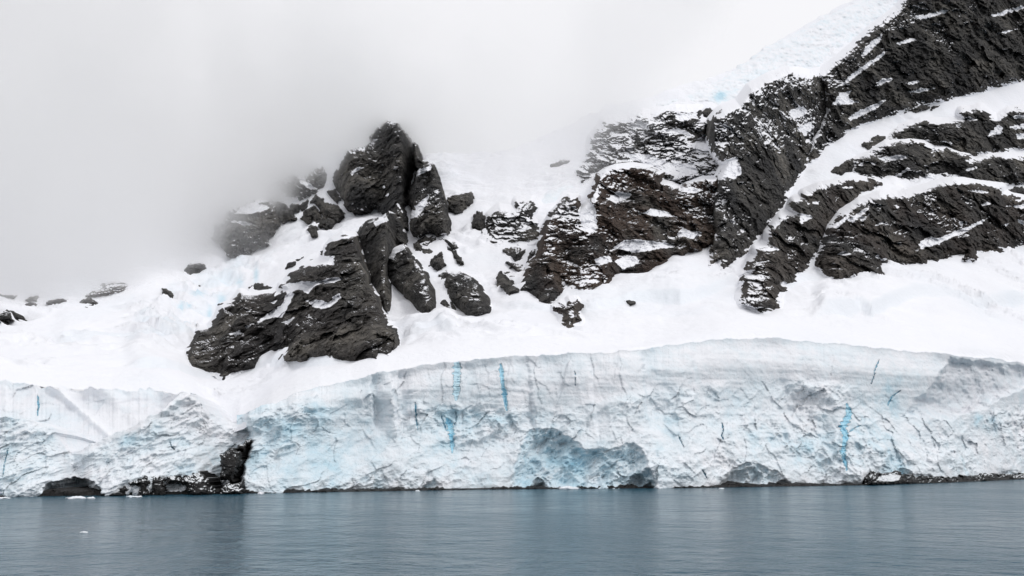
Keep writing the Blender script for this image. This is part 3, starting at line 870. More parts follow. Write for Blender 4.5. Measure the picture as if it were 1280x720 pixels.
ROCKS = [
    # ---- the central peak
    dict(name='rock_peak', cat='rock peak', label='tallest dark rock tower, rounded summit rising into the cloud at centre left', near=17, bulge=10, w=7, fr=0, lean=0.55, thick=25, snow=-0.16, tilt=0.5, edge=1.8,
         poly=[(485, 152), (496, 154), (501, 160), (509, 169), (514, 177), (517, 191), (515, 212), (511, 227), (507, 245), (505, 257), (509, 283), (496, 288), (486, 276), (484, 267), (474, 261), (466, 259),
               (454, 263), (441, 263), (434, 260), (429, 249), (425, 241), (418, 229), (417, 222), (423, 212), (427, 204), (436, 190), (449, 186), (458, 182), (467, 177), (462, 172), (472, 160), (480, 154)],
         patches=[[(438, 217), (446, 210), (457, 207), (456, 210), (446, 215), (440, 222)], [(478, 232), (483, 234), (480, 237)], [(480, 245), (485, 242), (486, 245)], [(464, 178), (474, 172), (471, 177)],
                  [(495, 252), (500, 258), (505, 264), (503, 266), (497, 258)]]),
    dict(name='rock_buttress', cat='rock buttress', label='narrow steep buttress leaning on the right of the tallest tower, snow on its shoulder', near=20, lean=0.5, fr=0, thick=40, snow=-0.14, tilt=0.9, edge=1.8, bulge=8,
         poly=[(517, 179), (522, 182), (525, 191), (529, 200), (543, 206), (549, 224), (555, 245), (559, 264), (562, 275), (560, 292), (546, 293), (540, 290), (525, 295), (514, 288), (512, 277), (516, 263), (509, 250),
               (510, 241), (517, 226), (519, 218), (521, 213), (518, 206), (516, 192)],
         patches=[[(519, 216), (526, 211), (538, 206), (541, 213), (530, 216), (520, 220)], [(518, 258), (530, 248), (536, 244), (534, 251), (530, 262), (519, 266)], [(511, 262), (530, 262), (520, 272), (511, 274)]]),
    dict(name='rock_pillar', cat='rock pillar', label='dark pillar joining the summit tower to the broad lower crag', near=10, lean=0.45, fr=3, snow=-0.2, tilt=0.3, thick=30,
         poly=[(446, 290), (458, 277), (479, 272), (486, 264), (496, 266), (503, 277), (506, 289), (509, 304), (502, 314), (488, 318), (484, 330), (484, 345), (488, 354), (488, 382), (485, 390), (476, 386), (464, 356), (452, 336), (448, 312)],
         patches=[[(467, 278), (484, 270), (486, 276), (470, 283)], [(447, 298), (449, 297), (450, 322), (448, 322)]]),
    dict(name='rock_shoulder', cat='rock crag', label='spade shaped dark crag hanging below the buttress, point down in the snow', near=6, fr=3, bulge=6, w=6, lean=0.4, snow=-0.22, tilt=-0.5, thick=24,
         poly=[(482, 318), (490, 310), (505, 305), (512, 315), (525, 330), (534, 342), (537, 353), (543, 362), (545, 385), (536, 396), (528, 393), (517, 380), (502, 365), (487, 350), (482, 338)],
         patches=[[(480, 312), (488, 312), (500, 304), (507, 310), (496, 316), (492, 324), (484, 322)]]),
    dict(name='rock_crag', cat='rock crag', label='largest low crag, broad black rock standing just above the ice cliff at centre left', edge=1.9, fr=8, near=4, lean=0.5, snow=-0.34, tilt=0.22, thick=30, brown=0.12, ledge=2.6,
         poly=[(233, 439), (242, 427), (249, 413), (261, 412), (272, 398), (277, 384), (290, 379), (301, 367), (313, 371), (328, 368), (348, 366), (358, 362), (352, 357), (357, 354), (366, 343), (389, 333), (408, 325),
               (410, 310), (417, 301), (429, 294), (444, 296), (449, 312), (454, 330), (460, 345), (460, 356), (473, 371), (475, 387), (479, 394), (483, 406), (494, 412), (496, 435), (485, 444), (473, 441), (471, 449),
               (417, 449), (406, 448), (386, 446), (383, 449), (357, 451), (347, 449), (353, 436), (342, 439), (328, 445), (316, 457), (299, 462), (280, 470), (272, 462), (255, 460), (242, 457), (234, 448)],
         patches=[[(320, 405), (336, 391), (350, 382), (360, 366), (369, 366), (361, 384), (353, 397), (345, 396), (336, 399)], [(350, 357), (372, 352), (400, 351), (420, 346), (432, 348), (418, 353), (395, 356), (385, 366), (372, 362), (358, 367)],
                  [(382, 376), (392, 374), (410, 377), (424, 366), (427, 372), (412, 383), (402, 387), (391, 384)], [(388, 322), (404, 320), (418, 320), (418, 332), (404, 331), (388, 332)], [(284, 417), (300, 413), (301, 417), (288, 420)],
                  [(352, 403), (368, 397), (360, 407)], [(308, 389), (316, 385), (313, 390)], [(306, 408), (314, 407), (308, 412)], [(338, 378), (346, 376), (343, 380)], [(422, 296), (438, 295), (436, 298), (424, 298)]]),
    dict(name='rock', cat='rock', label='oval black rock knob alone in the snow right of the spade shaped crag', lean=0.3, snow=-0.3, bulge=7, w=8, fr=3, thick=16, tilt=-0.7,
         poly=[(549, 343), (559, 338), (575, 340), (590, 346), (601, 356), (610, 374), (613, 383), (610, 394), (598, 399), (587, 396), (575, 385), (563, 374), (553, 359), (547, 349)]),
    # ---- left of the peak
    dict(name='rock_crag', cat='rock crag', label='snow capped square crag half lost in fog on the left shoulder', near=16, lean=0.5, fr=0, bulge=9, w=7, snow=-0.13, tilt=0.12, thick=30,
         poly=[(335, 251), (346, 265), (347, 280), (340, 289), (333, 295), (333, 302), (320, 308), (298, 317), (290, 322), (282, 315), (275, 303), (265, 298), (269, 283), (280, 275), (286, 265), (300, 257), (313, 252), (327, 249)],
         patches=[[(288, 268), (305, 258), (325, 249), (335, 250), (322, 255), (340, 258), (330, 264), (312, 267), (300, 268)], [(283, 275), (302, 277), (322, 281), (306, 282), (292, 278)]]),
    dict(name='rock', label='grey rock lump between the square foggy crag and the broken rocks', near=8, snow=-0.15, poly=[(339, 252), (350, 253), (356, 257), (353, 262), (365, 263), (368, 272), (362, 275), (353, 276), (347, 270), (343, 262)]),
    dict(name='rock', label='pale rounded rock just right of the grey lump beside the foggy crag', near=6, snow=-0.2, poly=[(364, 256), (372, 257), (373, 264), (365, 265)]),
    dict(name='rock_crag', cat='rock crag', label='ghostly grey crag fading into cloud left of the summit tower', near=8, fr=0, snow=0.0, tilt=-0.4, thick=30,
         poly=[(343, 228), (353, 223), (367, 219), (376, 221), (381, 222), (392, 214), (400, 210), (407, 216), (407, 228), (400, 233), (397, 239), (387, 243), (377, 248), (367, 246), (352, 240)],
         patches=[[(372, 222), (382, 225), (396, 236), (390, 237), (378, 230)]]),
    dict(name='rock', label='uppermost of the broken rocks left of the summit tower', near=6, snow=-0.2, poly=[(411, 241), (418, 237), (424, 248), (420, 251), (413, 246)]),
    dict(name='rock', label='pointed rock at the upper left of the broken rocks', near=6, snow=-0.2, poly=[(389, 252), (395, 245), (402, 248), (404, 253), (397, 257)]),
    dict(name='rock', label='leaning rock at the left end of the broken rocks', near=6, snow=-0.2, poly=[(377, 270), (383, 263), (392, 257), (398, 265), (402, 273), (395, 277), (390, 273), (383, 278), (378, 275)]),
    dict(name='rock', label='widest of the broken rocks, touching the foot of the summit tower', near=6, snow=-0.12, poly=[(399, 257), (406, 253), (413, 254), (425, 260), (430, 270), (422, 276), (412, 271), (404, 272), (400, 266)]),
    dict(name='rock', label='flat rock low in the broken rocks, right of the lowest one', near=6, snow=-0.15, poly=[(399, 282), (403, 273), (412, 273), (418, 278), (412, 283), (407, 287), (405, 283)]),
    dict(name='rock', label='lowest of the broken rocks, tooth shaped with a narrow foot', near=6, snow=-0.2, poly=[(384, 287), (390, 282), (397, 283), (396, 290), (395, 295), (390, 295), (389, 290)]),
    dict(name='rock', label='thin grey rock beside the pointed one among the broken rocks', near=5, snow=-0.2, poly=[(375, 258), (384, 252), (383, 258), (377, 262)]),
    dict(name='rock_slab', cat='rock slab', label='long flat slab lying on the upper left rim of the largest low crag', snow=-0.2, poly=[(313, 360), (322, 355), (342, 358), (340, 363), (316, 364)]),
    dict(name='rock_slab', cat='rock slab', label='small slanting slab above the flat slab on the rim of the largest crag', snow=-0.2, poly=[(351, 339), (360, 330), (370, 328), (369, 333), (358, 337)]),
    dict(name='rock_slab', cat='rock slab', label='thin slab highest on the snowy rim above the largest low crag', snow=-0.2, poly=[(372, 326), (383, 322), (396, 323), (392, 327), (378, 327)]),
    dict(name='rock_slab', cat='rock slab', label='dark stepped slab at the upper left corner of the largest low crag', snow=-0.1, poly=[(396, 320), (403, 313), (412, 306), (414, 316), (406, 322)]),
    # ---- rocks low at the left, under the fog
    dict(name='rock', label='dark flat rock in the snow at the left edge of the picture', snow=-0.2, poly=[(-14, 392), (0, 391), (9, 388), (18, 389), (16, 393), (14, 399), (7, 400), (-12, 399)]),
    dict(name='rock', label='lower of two dark flat rocks lying close together in the left snowfield', snow=-0.25, poly=[(94, 387), (101, 383), (116, 380), (115, 385), (99, 389)]),
    dict(name='rock', label='upper of two dark flat rocks lying close together in the left snowfield', snow=-0.2, poly=[(99, 377), (111, 373), (119, 377), (120, 381), (113, 379), (100, 381)]),
    dict(name='rock', label='pale foggy ledge above the two dark flat rocks in the left snowfield', snow=-0.1, poly=[(108, 371), (118, 363), (132, 356), (151, 352), (161, 358), (151, 363), (135, 367), (125, 369)]),
    dict(name='rock', label='thin foggy streak of rock left of the two dark flat rocks', snow=-0.15, poly=[(59, 379), (71, 375), (85, 374), (83, 377), (68, 379)]),
    dict(name='rock', label='upright pointed rock standing alone above the tumbled blue ice', snow=-0.25, poly=[(203, 361), (208, 362), (216, 369), (208, 375), (203, 377)]),
    dict(name='rock', label='long thin slanting rock below the foggy patch above the tumbled blue ice', snow=-0.15, poly=[(240, 360), (252, 354), (274, 347), (273, 350), (255, 357)]),
    dict(name='rock', label='large faint rock dissolving in fog above the long thin slanting rock', snow=-0.2, poly=[(223, 347), (236, 331), (255, 328), (261, 336), (250, 345), (236, 348)]),
    dict(name='rock', label='faint low ridge of rock in fog at the far left edge', snow=-0.1, poly=[(-20, 366), (0, 365), (14, 369), (26, 370), (14, 374), (-20, 374)]),
    dict(name='rock', label='upper of two faint specks of rock in the fog at far left', snow=-0.2, poly=[(33, 375), (39, 371), (45, 371), (43, 375)]),
    dict(name='rock', label='lower of two faint specks of rock in the fog at far left', snow=-0.2, poly=[(32, 381), (37, 379), (41, 380), (39, 384)]),
    # ---- the gully right of the peak
    dict(name='rock', label='wavy band of rock across the foot of the steep buttress', near=6, snow=-0.1, poly=[(522, 299), (530, 293), (540, 292), (550, 296), (561, 298), (571, 308), (569, 311), (559, 303), (546, 300), (534, 307), (527, 304)]),
    dict(name='rock', label='small egg shaped rock at the left below the steep buttress', near=4, snow=-0.25, poly=[(517, 304), (522, 303), (527, 309), (527, 315), (520, 312)]),
    dict(name='rock', label='rough boulder just above the oval knob in the gully', near=4, snow=-0.2, poly=[(538, 323), (545, 320), (552, 315), (555, 325), (556, 331), (546, 337), (537, 331)]),
    dict(name='rock', label='thin slanting blade of rock right of the rough boulder in the gully', near=4, snow=-0.2, poly=[(560, 309), (569, 315), (575, 322), (579, 329), (574, 327), (566, 318)]),
    dict(name='rock', label='small pair of stones beside the egg shaped rock under the buttress', near=4, snow=-0.2, poly=[(528, 312), (536, 312), (542, 314), (537, 318), (530, 316)]),
    dict(name='rock', label='small dark stone at the lower left foot of the oval knob', near=1, snow=-0.3, poly=[(551, 380), (557, 376), (563, 385), (560, 390)]),
    dict(name='rock', label='smallest stone between the oval knob and the stone at its foot', near=1, snow=-0.3, poly=[(564, 378), (568, 382), (569, 387), (565, 386)]),
    dict(name='rock', label='grey rock half hidden by cloud right of the steep buttress', near=6, snow=-0.2, thick=30, poly=[(559, 250), (573, 244), (589, 240), (591, 249), (582, 259), (571, 266), (559, 262)]),
    dict(name='rock', label='narrow upright rock at the left of the small crag with the horn', near=6, snow=-0.22, poly=[(592, 270), (597, 265), (602, 265), (606, 273), (602, 290), (597, 286), (591, 283)]),
    dict(name='rock_crag', cat='rock crag', label='small crag with a dark horn at its top right, above the scattered rocks', gully=0.4, near=6, snow=-0.08, tilt=0.3,
         poly=[(607, 284), (613, 271), (626, 263), (644, 263), (647, 254), (663, 251), (668, 259), (663, 270), (669, 282), (674, 291), (671, 299), (650, 304), (636, 299), (621, 303), (610, 297)],
         patches=[[(640, 291), (657, 283), (666, 284), (650, 289)]]),
    dict(name='rock', label='ragged rock directly below the small horned crag', near=3, snow=-0.05, poly=[(628, 311), (636, 313), (650, 309), (657, 312), (652, 322), (644, 326), (636, 321)]),
    dict(name='rock', label='thin ragged ledge left below the horned crag and above the lone twin rocks', near=3, snow=-0.02, poly=[(634, 328), (646, 330), (657, 333), (655, 339), (646, 337), (638, 333)]),
    dict(name='rock', label='larger lower one of the twin rocks left of the brown face', near=2, snow=-0.25, poly=[(618, 347), (625, 340), (634, 347), (641, 354), (648, 365), (636, 368), (624, 359)]),
    dict(name='rock', label='smaller upper one of the twin rocks left of the brown face', near=2, snow=-0.25, poly=[(631, 341), (637, 340), (643, 344), (639, 350), (634, 346)]),
    dict(name='rock', label='slim rock sliver standing against the upper left of the brown face', near=3, snow=-0.15, poly=[(657, 326), (663, 317), (669, 312), (666, 323), (660, 331)]),
    # ---- the middle face
    dict(name='rock_outcrop', cat='rock face', label='wide ragged brown and grey rock face between the gully and the tall dark wall', gully=0.26, near=1, fr=6, lean=0.5, snow=-0.22, top=0.2, tilt=0.12, thick=30, brown=0.75, ledge=3.0,
         poly=[(680, 286), (687, 270), (700, 256), (712, 246), (722, 246), (725, 260), (735, 252), (742, 238), (748, 220), (757, 213), (770, 208), (789, 206), (812, 210), (828, 217), (826, 227), (840, 230), (850, 235),
               (858, 230), (876, 223), (898, 222), (905, 250), (903, 302), (890, 306), (876, 313), (856, 322), (842, 320), (826, 333), (806, 345), (776, 341), (769, 350), (748, 369), (731, 374), (718, 364), (697, 370),
               (689, 380), (673, 378), (669, 370), (651, 362), (655, 346), (660, 331), (671, 322), (676, 302)],
         patches=[[(766, 310), (780, 300), (805, 300), (831, 302), (843, 308), (812, 313), (787, 316)], [(769, 326), (780, 320), (795, 320), (801, 330), (790, 333), (778, 337)], [(800, 267), (814, 261), (831, 263), (843, 271), (826, 271)],
                  [(847, 294), (853, 283), (859, 287), (878, 291), (867, 298)], [(758, 249), (772, 240), (790, 240), (787, 248), (770, 254)], [(853, 240), (864, 234), (880, 237), (868, 241)], [(722, 262), (735, 248), (744, 258), (747, 285), (738, 292), (726, 282)],
                  [(742, 324), (762, 318), (765, 327), (748, 331)]],
         flecks=[([(676, 300), (690, 268), (712, 250), (745, 240), (750, 280), (735, 300), (715, 290), (690, 306)], 0.22), ([(740, 250), (750, 212), (790, 204), (830, 215), (825, 226), (790, 232), (770, 240)], 0.22),
                 ([(730, 300), (765, 305), (770, 345), (735, 365), (722, 350)], 0.2), ([(850, 236), (905, 220), (905, 250), (870, 250)], 0.2), ([(655, 350), (672, 322), (690, 312), (680, 330)], 0.2)]),
    dict(name='rock', label='hooked rock sticking out of the snow below the brown face', near=3, snow=-0.12, brown=0.4, poly=[(689, 382), (700, 379), (708, 380), (712, 375), (721, 374), (729, 381), (721, 389), (725, 399), (712, 406), (704, 400), (706, 394), (694, 387)]),
    dict(name='rock', label='lens shaped rock in the snow under the right part of the brown and grey face', near=3, snow=-0.1, poly=[(827, 341), (839, 333), (855, 332), (851, 338), (842, 343)]),
    dict(name='rock', label='round black stone alone below the brown and grey face', near=1, snow=-0.3, poly=[(788, 357), (792, 354), (796, 355), (794, 360), (790, 360)]),
    dict(name='rock', label='small stone at the left tip of the lens shaped rock', near=1, snow=-0.3, poly=[(822, 347), (827, 345), (831, 346), (826, 349)]),
    dict(name='rock', label='thin crust of rock showing in the snow under the round black stone', near=1, snow=-0.2, poly=[(780, 376), (787, 375), (793, 378), (790, 380)]),
    # ---- the upper right
    dict(name='rock_ridge', cat='rock ridge', label='snow dusted ridge of thin rock layers fading into cloud, below the hanging blue ice', near=3, lean=0.25, snow=0.24, tilt=0.06, thick=30, ledge=3.6, streak=0.5, bulge=6,
         poly=[(740, 188), (742, 174), (751, 163), (757, 153), (784, 151), (803, 142), (813, 144), (845, 137), (874, 138), (875, 149), (888, 153), (880, 166), (868, 178), (890, 185), (912, 180), (920, 200), (908, 222), (884, 226), (862, 230), (842, 230), (826, 220), (812, 208), (789, 204), (768, 207), (745, 214), (728, 226), (722, 214), (734, 204)],
         flecks=[([(745, 205), (763, 192), (788, 186), (813, 192), (836, 202), (859, 198), (884, 210), (915, 200), (905, 225), (860, 232), (830, 220), (790, 206), (730, 226)], 0.13)],
         patches=[[(780, 192), (815, 194), (838, 204), (866, 204), (872, 214), (846, 222), (824, 212), (792, 200)], [(796, 150), (812, 155), (806, 162), (790, 158)], [(820, 164), (850, 160), (868, 170), (845, 168)], [(868, 180), (895, 160), (905, 165), (885, 190), (870, 190)], [(844, 142), (872, 140), (872, 148), (846, 150)]]),
    dict(name='rock_block', cat='rock', label='square dark block at the right end of the thin layered ridge', near=8, snow=-0.2, poly=[(874, 137), (888, 135), (891, 142), (883, 155), (875, 149)]),
    dict(name='rock', label='small faint outcrop in the cloud left of the layered ridge', near=-2, snow=0.2, thick=24, poly=[(682, 208), (692, 203), (709, 199), (712, 204), (700, 211), (686, 214)]),
    dict(name='rock_wall', cat='rock wall', label='tall dark wall flecked with snow, falling from the hanging ice to the snow basin', gully=0.5, near=5, lean=0.5, snow=-0.12, top=0.34, tilt=0.75, thick=40, ledge=2.2, streak=0.36,
         poly=[(888, 152), (905, 140), (925, 132), (940, 112), (962, 100), (988, 90), (1012, 97), (1030, 92), (1038, 110), (1037, 142), (1023, 167), (1016, 185), (1005, 205), (985, 235), (968, 266), (951, 290), (938, 306), (920, 322), (904, 337),
               (898, 326), (888, 330), (886, 306), (898, 290), (890, 262), (898, 235), (900, 222), (908, 205), (892, 190), (884, 170)],
         patches=[[(905, 200), (922, 196), (927, 214), (920, 224), (908, 222), (896, 226)], [(985, 140), (1000, 132), (1010, 138), (1004, 146), (992, 148)], [(996, 160), (1012, 152), (1018, 158), (1006, 172)]],
         flecks=[([(885, 170), (905, 140), (940, 112), (965, 100), (988, 90), (1012, 97), (1030, 92), (1030, 150), (1012, 190), (990, 205), (960, 190), (925, 200), (900, 225)], 0.30), ([(940, 118), (965, 102), (990, 94), (1010, 104), (985, 114), (950, 128)], 0.3),
                 ([(940, 165), (970, 140), (1010, 130), (1025, 150), (1000, 185), (965, 185)], 0.30), ([(968, 266), (1005, 205), (990, 215), (960, 262), (940, 300), (950, 292)], 0.3)]),
    dict(name='rock_cliff', cat='rock cliff', label='huge dark cliff filling the upper right corner above the snow ramp', gully=0.42, near=6, lean=0.55, snow=-0.20, tilt=0.42, thick=50, ledge=2.6,
         poly=[(1028, 94), (1052, 75), (1070, 60), (1090, 40), (1110, 25), (1125, 14), (1135, 0), (1150, -22), (1300, -100), (1500, -110), (1500, 62), (1280, 97), (1255, 101), (1240, 105), (1220, 112), (1180, 121), (1140, 131), (1110, 140), (1080, 150),
               (1060, 160), (1048, 170), (1030, 181), (1020, 195), (1012, 201), (1016, 182), (1030, 160), (1038, 142), (1034, 110)],
         patches=[[(1040, 131), (1050, 116), (1064, 113), (1060, 122), (1074, 128), (1050, 132)], [(1048, 108), (1065, 92), (1090, 75), (1108, 62), (1104, 70), (1080, 88), (1060, 103)], [(1095, 103), (1105, 98), (1118, 99), (1098, 108)],
                  [(1130, 115), (1150, 111), (1172, 110), (1150, 116)], [(1132, 104), (1148, 101), (1150, 103), (1136, 106)], [(1142, 20), (1165, 16), (1190, 11), (1180, 17), (1150, 25)], [(1120, 54), (1140, 47), (1146, 50), (1124, 57)],
                  [(1242, 44), (1258, 38), (1272, 36), (1258, 41)], [(1234, 20), (1260, 12), (1285, 6), (1280, 11), (1250, 20)], [(1060, 146), (1075, 138), (1108, 124), (1100, 133), (1078, 144), (1062, 152)], [(1074, 72), (1088, 52), (1104, 42), (1100, 52), (1084, 68)],
                  ],
         flecks=[([(1028, 94), (1070, 60), (1110, 25), (1140, -5), (1160, 0), (1140, 30), (1110, 60), (1075, 100), (1040, 130)], 0.44), ([(1030, 180), (1034, 140), (1080, 135), (1140, 120), (1110, 140), (1050, 165)], 0.32),
                 ([(1220, 50), (1235, 20), (1290, -20), (1290, 40), (1250, 46)], 0.16)]),
    dict(name='rock_ledge', cat='rock ledge', label='small leaf shaped rock on the snow ramp, left of the upper dark ledge', near=4, snow=-0.1, poly=[(1079, 181), (1090, 174), (1099, 169), (1106, 171), (1097, 180), (1085, 185)]),
    dict(name='rock_ledge', cat='rock ledge', label='upper of the stacked dark ledges at right, directly under the snow ramp', gully=0.3, near=6, lean=0.45, snow=-0.16, tilt=0.05, thick=24,
         poly=[(1110, 175), (1124, 164), (1137, 159), (1151, 154), (1177, 156), (1200, 154), (1221, 149), (1207, 146), (1203, 141), (1214, 141), (1225, 137), (1233, 145), (1247, 153), (1252, 148), (1262, 141), (1280, 138), (1500, 130), (1500, 176), (1280, 184), (1266, 182),
               (1255, 186), (1225, 189), (1210, 192), (1196, 192), (1177, 184), (1153, 179), (1138, 175), (1124, 174)],
         patches=[[(1233, 171), (1248, 155), (1253, 158), (1253, 167)], [(1264, 146), (1272, 144), (1290, 142), (1290, 147), (1270, 150)], [(1262, 158), (1280, 154), (1290, 158), (1270, 163)], [(1164, 161), (1171, 161), (1168, 164)], [(1181, 178), (1191, 178), (1189, 182)],
                  [(1157, 175), (1163, 174), (1161, 178)], [(1194, 155), (1202, 158), (1197, 160)], [(1270, 168), (1290, 164), (1290, 172), (1272, 174)]]),
    dict(name='rock_ledge', cat='rock ledge', label='middle of the stacked dark ledges at right, long and low between two snow bands', near=6, lean=0.45, snow=-0.2, tilt=-0.08, thick=24,
         poly=[(1069, 212), (1071, 203), (1089, 194), (1095, 189), (1108, 182), (1138, 179), (1153, 182), (1167, 189), (1181, 188), (1194, 192), (1208, 195), (1212, 203), (1222, 203), (1235, 199), (1255, 198), (1280, 199), (1500, 194), (1500, 224), (1280, 228), (1255, 229), (1235, 228),
               (1208, 224), (1204, 219), (1177, 216), (1150, 219), (1144, 222), (1124, 221), (1101, 220), (1080, 217)],
         patches=[[(1093, 194), (1099, 197), (1125, 194), (1142, 195), (1128, 199), (1103, 201)], [(1072, 207), (1080, 202), (1078, 208)], [(1120, 219), (1135, 209), (1137, 211), (1126, 220)], [(1206, 211), (1222, 208), (1222, 211), (1210, 213)], [(1086, 203), (1098, 204), (1094, 206)]]),
    dict(name='rock_ledge', cat='rock ledge', label='small wedge of rock at the left tip of the middle dark ledge', near=4, snow=-0.1, poly=[(1038, 215), (1050, 206), (1066, 199), (1068, 208), (1064, 215), (1050, 218)]),
    dict(name='rock_rib', cat='rock rib', label='long stepped black rib running down to the snow basin, foot rounded', gully=0.3, near=6, lean=0.4, snow=-0.18, tilt=0.05, thick=24, ledge=3.0, brown=0.25,
         poly=[(1025, 236), (1049, 230), (1086, 226), (1101, 230), (1088, 239), (1070, 247), (1049, 263), (1038, 281), (1028, 299), (1025, 315), (1012, 323), (1004, 336), (993, 347), (978, 352), (967, 354), (978, 360), (970, 371), (971, 379), (954, 386), (930, 379), (927, 368), (935, 358), (926, 350), (930, 344),
               (946, 344), (936, 337), (940, 329), (952, 318), (946, 312), (966, 307), (962, 292), (977, 273), (999, 269), (992, 259), (994, 253), (1009, 250), (1007, 244)],
         patches=[[(998, 266), (1008, 268), (1020, 272), (1010, 274), (1002, 280)], [(1008, 253), (1024, 252), (1022, 255), (1010, 256)], [(1048, 233), (1066, 234), (1062, 237)], [(944, 328), (960, 324), (962, 326), (948, 329)], [(930, 346), (950, 344), (952, 347)], [(933, 373), (942, 370), (940, 374)],
                  [(944, 361), (952, 358), (951, 362)], [(952, 312), (970, 308), (974, 312), (958, 314)], [(985, 296), (991, 296), (988, 298)]]),
    dict(name='rock_outcrop', cat='rock face', label='lowest and broadest dark face at right, a slanting snow streak across it', gully=0.3, near=6, lean=0.5, snow=-0.2, tilt=0.3, thick=30, brown=0.3, ledge=2.6,
         poly=[(1022, 329), (1027, 315), (1029, 307), (1038, 286), (1052, 270), (1075, 255), (1100, 247), (1123, 248), (1137, 244), (1165, 236), (1192, 228), (1229, 233), (1250, 235), (1251, 243), (1262, 247), (1280, 251), (1500, 262), (1500, 300), (1280, 303), (1266, 307), (1250, 312), (1234, 311),
               (1221, 313), (1221, 324), (1204, 324), (1210, 315), (1187, 319), (1173, 327), (1155, 330), (1115, 327), (1103, 329), (1108, 341), (1094, 344), (1070, 345), (1062, 344), (1049, 350), (1038, 343), (1030, 337)],
         patches=[[(1147, 305), (1163, 295), (1173, 299), (1190, 290), (1208, 283), (1237, 271), (1229, 278), (1210, 288), (1189, 297), (1173, 306), (1152, 311)], [(1226, 256), (1234, 252), (1240, 255), (1231, 258)], [(1252, 283), (1262, 278), (1258, 284)], [(1095, 281), (1103, 276), (1113, 281)],
                  [(1040, 284), (1060, 266), (1062, 270), (1046, 286)], [(1060, 275), (1078, 262), (1090, 258), (1082, 266), (1066, 278)], [(1045, 318), (1056, 314), (1066, 317), (1054, 319)], [(1092, 321), (1098, 318), (1102, 323), (1112, 322), (1104, 327)], [(1072, 272), (1086, 268), (1078, 277)],
                  [(1205, 238), (1225, 238), (1240, 240), (1228, 242)], [(1258, 258), (1280, 255), (1300, 258), (1280, 261)], [(1272, 274), (1290, 280), (1290, 284), (1274, 280)], [(1198, 278), (1206, 276), (1202, 281)], [(1118, 257), (1126, 257), (1122, 260)]]),
    dict(name='rock_ledge', cat='rock ledge', label='short slab at the right edge between the middle ledge and the lowest face', near=5, snow=-0.15, poly=[(1255, 240), (1271, 235), (1290, 237), (1320, 236), (1320, 244), (1285, 246), (1271, 244)]),
    dict(name='rock_ledge', cat='rock ledge', label='thin sliver of rock lying in the snow ramp below the huge cliff', near=2, snow=-0.1, poly=[(1132, 139), (1145, 135), (1157, 133), (1176, 132), (1164, 135), (1145, 138)]),
]
for r in ROCKS:
    r = dict(r)
    rock(r.pop('name'), r.pop('label'), r.pop('poly'), r.pop('patches', ()), **r)

# ------------------------------------------------------------------ hanging ice on the right-hand ridge
def ice_patch(name, label, poly, near, blue0, seed, amp=1.0, lean=0.3):
    P = np.asarray(poly, float)
    gx = np.arange(P[:, 0].min() - 4, P[:, 0].max() + 4.1, 1.0)
    gy = np.arange(P[:, 1].min() - 4, P[:, 1].max() + 4.1, 1.0)
    PX, PY = np.meshgrid(gx, gy)
    sn = sdist(PX, PY, P) + 2.2 * fbm(PX / 14, PY / 12, 3, seed)
    ins = np.clip(sn, 0, None)
    Y0 = D(PX, PY)
    X, _, Z = ray(PX, PY, Y0)
    a, b = X * 0.88 + Z * 0.47, -X * 0.47 + Z * 0.88
    n = 5.0 * ridged(a / 40, b / 22, 4, seed + 1, 0.55) + 1.6 * ridged(a / 9, b / 6, 4, seed + 2)
    Y = Y0 - near * (1 - np.exp(-ins / 8)) - n * amp * smooth(0, 9, ins) + np.where(sn < 0, -sn * 2, 0)
    X, Yw, Z = ray(PX, PY, Y)
    blue = np.clip(blue0 + 0.13 * fbm(a / 30, b / 12, 4, seed + 3) + 0.2 * np.exp(-((PX - 900) / 9) ** 2 - ((PY - 121) / 7) ** 2) * 3, 0, 1)
    o = grid_mesh(name, X, Yw, Z, M_ICE, sn > -1.5, {'blue': blue, 'dirt_shade': X * 0}, skirt=20)
    return tag(o, label, 'glacier ice')


ice_patch('icefall', 'pale blue hanging glacier along the sloping skyline at upper right',
          [(815, 126), (850, 112), (880, 105), (900, 95), (930, 80), (945, 68), (965, 55), (985, 47), (1010, 31), (1040, 15), (1075, -2), (1110, -24), (1160, -40), (1150, -16), (1132, 5), (1104, 26), (1078, 46), (1052, 66), (1026, 88), (1000, 92), (962, 100),
           (940, 112), (925, 130), (896, 132), (875, 133), (850, 136), (816, 138)], 8, 0.08, 301, 0.6)
ice_patch('ice_step', 'blue grey ice step showing under the cloud between the horned crag and the layered ridge',
          [(640, 282), (648, 262), (668, 250), (690, 232), (716, 218), (732, 222), (722, 238), (704, 250), (690, 262), (682, 280), (672, 284), (668, 270), (655, 278)], 6, 0.16, 331, 0.3)

# ------------------------------------------------------------------ rocks along the water
def shore_rock(label, poly, near, **kw):
    dep = lambda px, py: water_Y(px, shore(px)) + np.clip(shore(px) - py, 0, None) * 0.16 - near
    return rock('shore_rock', label, poly, mat=M_SHORE, cat='rock', depth=dep, bulge=3.0, lean=0.0, fr=0, amp=0.3, ledge=0.5, thick=12, step=0.5, w=3, edge=3.0, **kw)


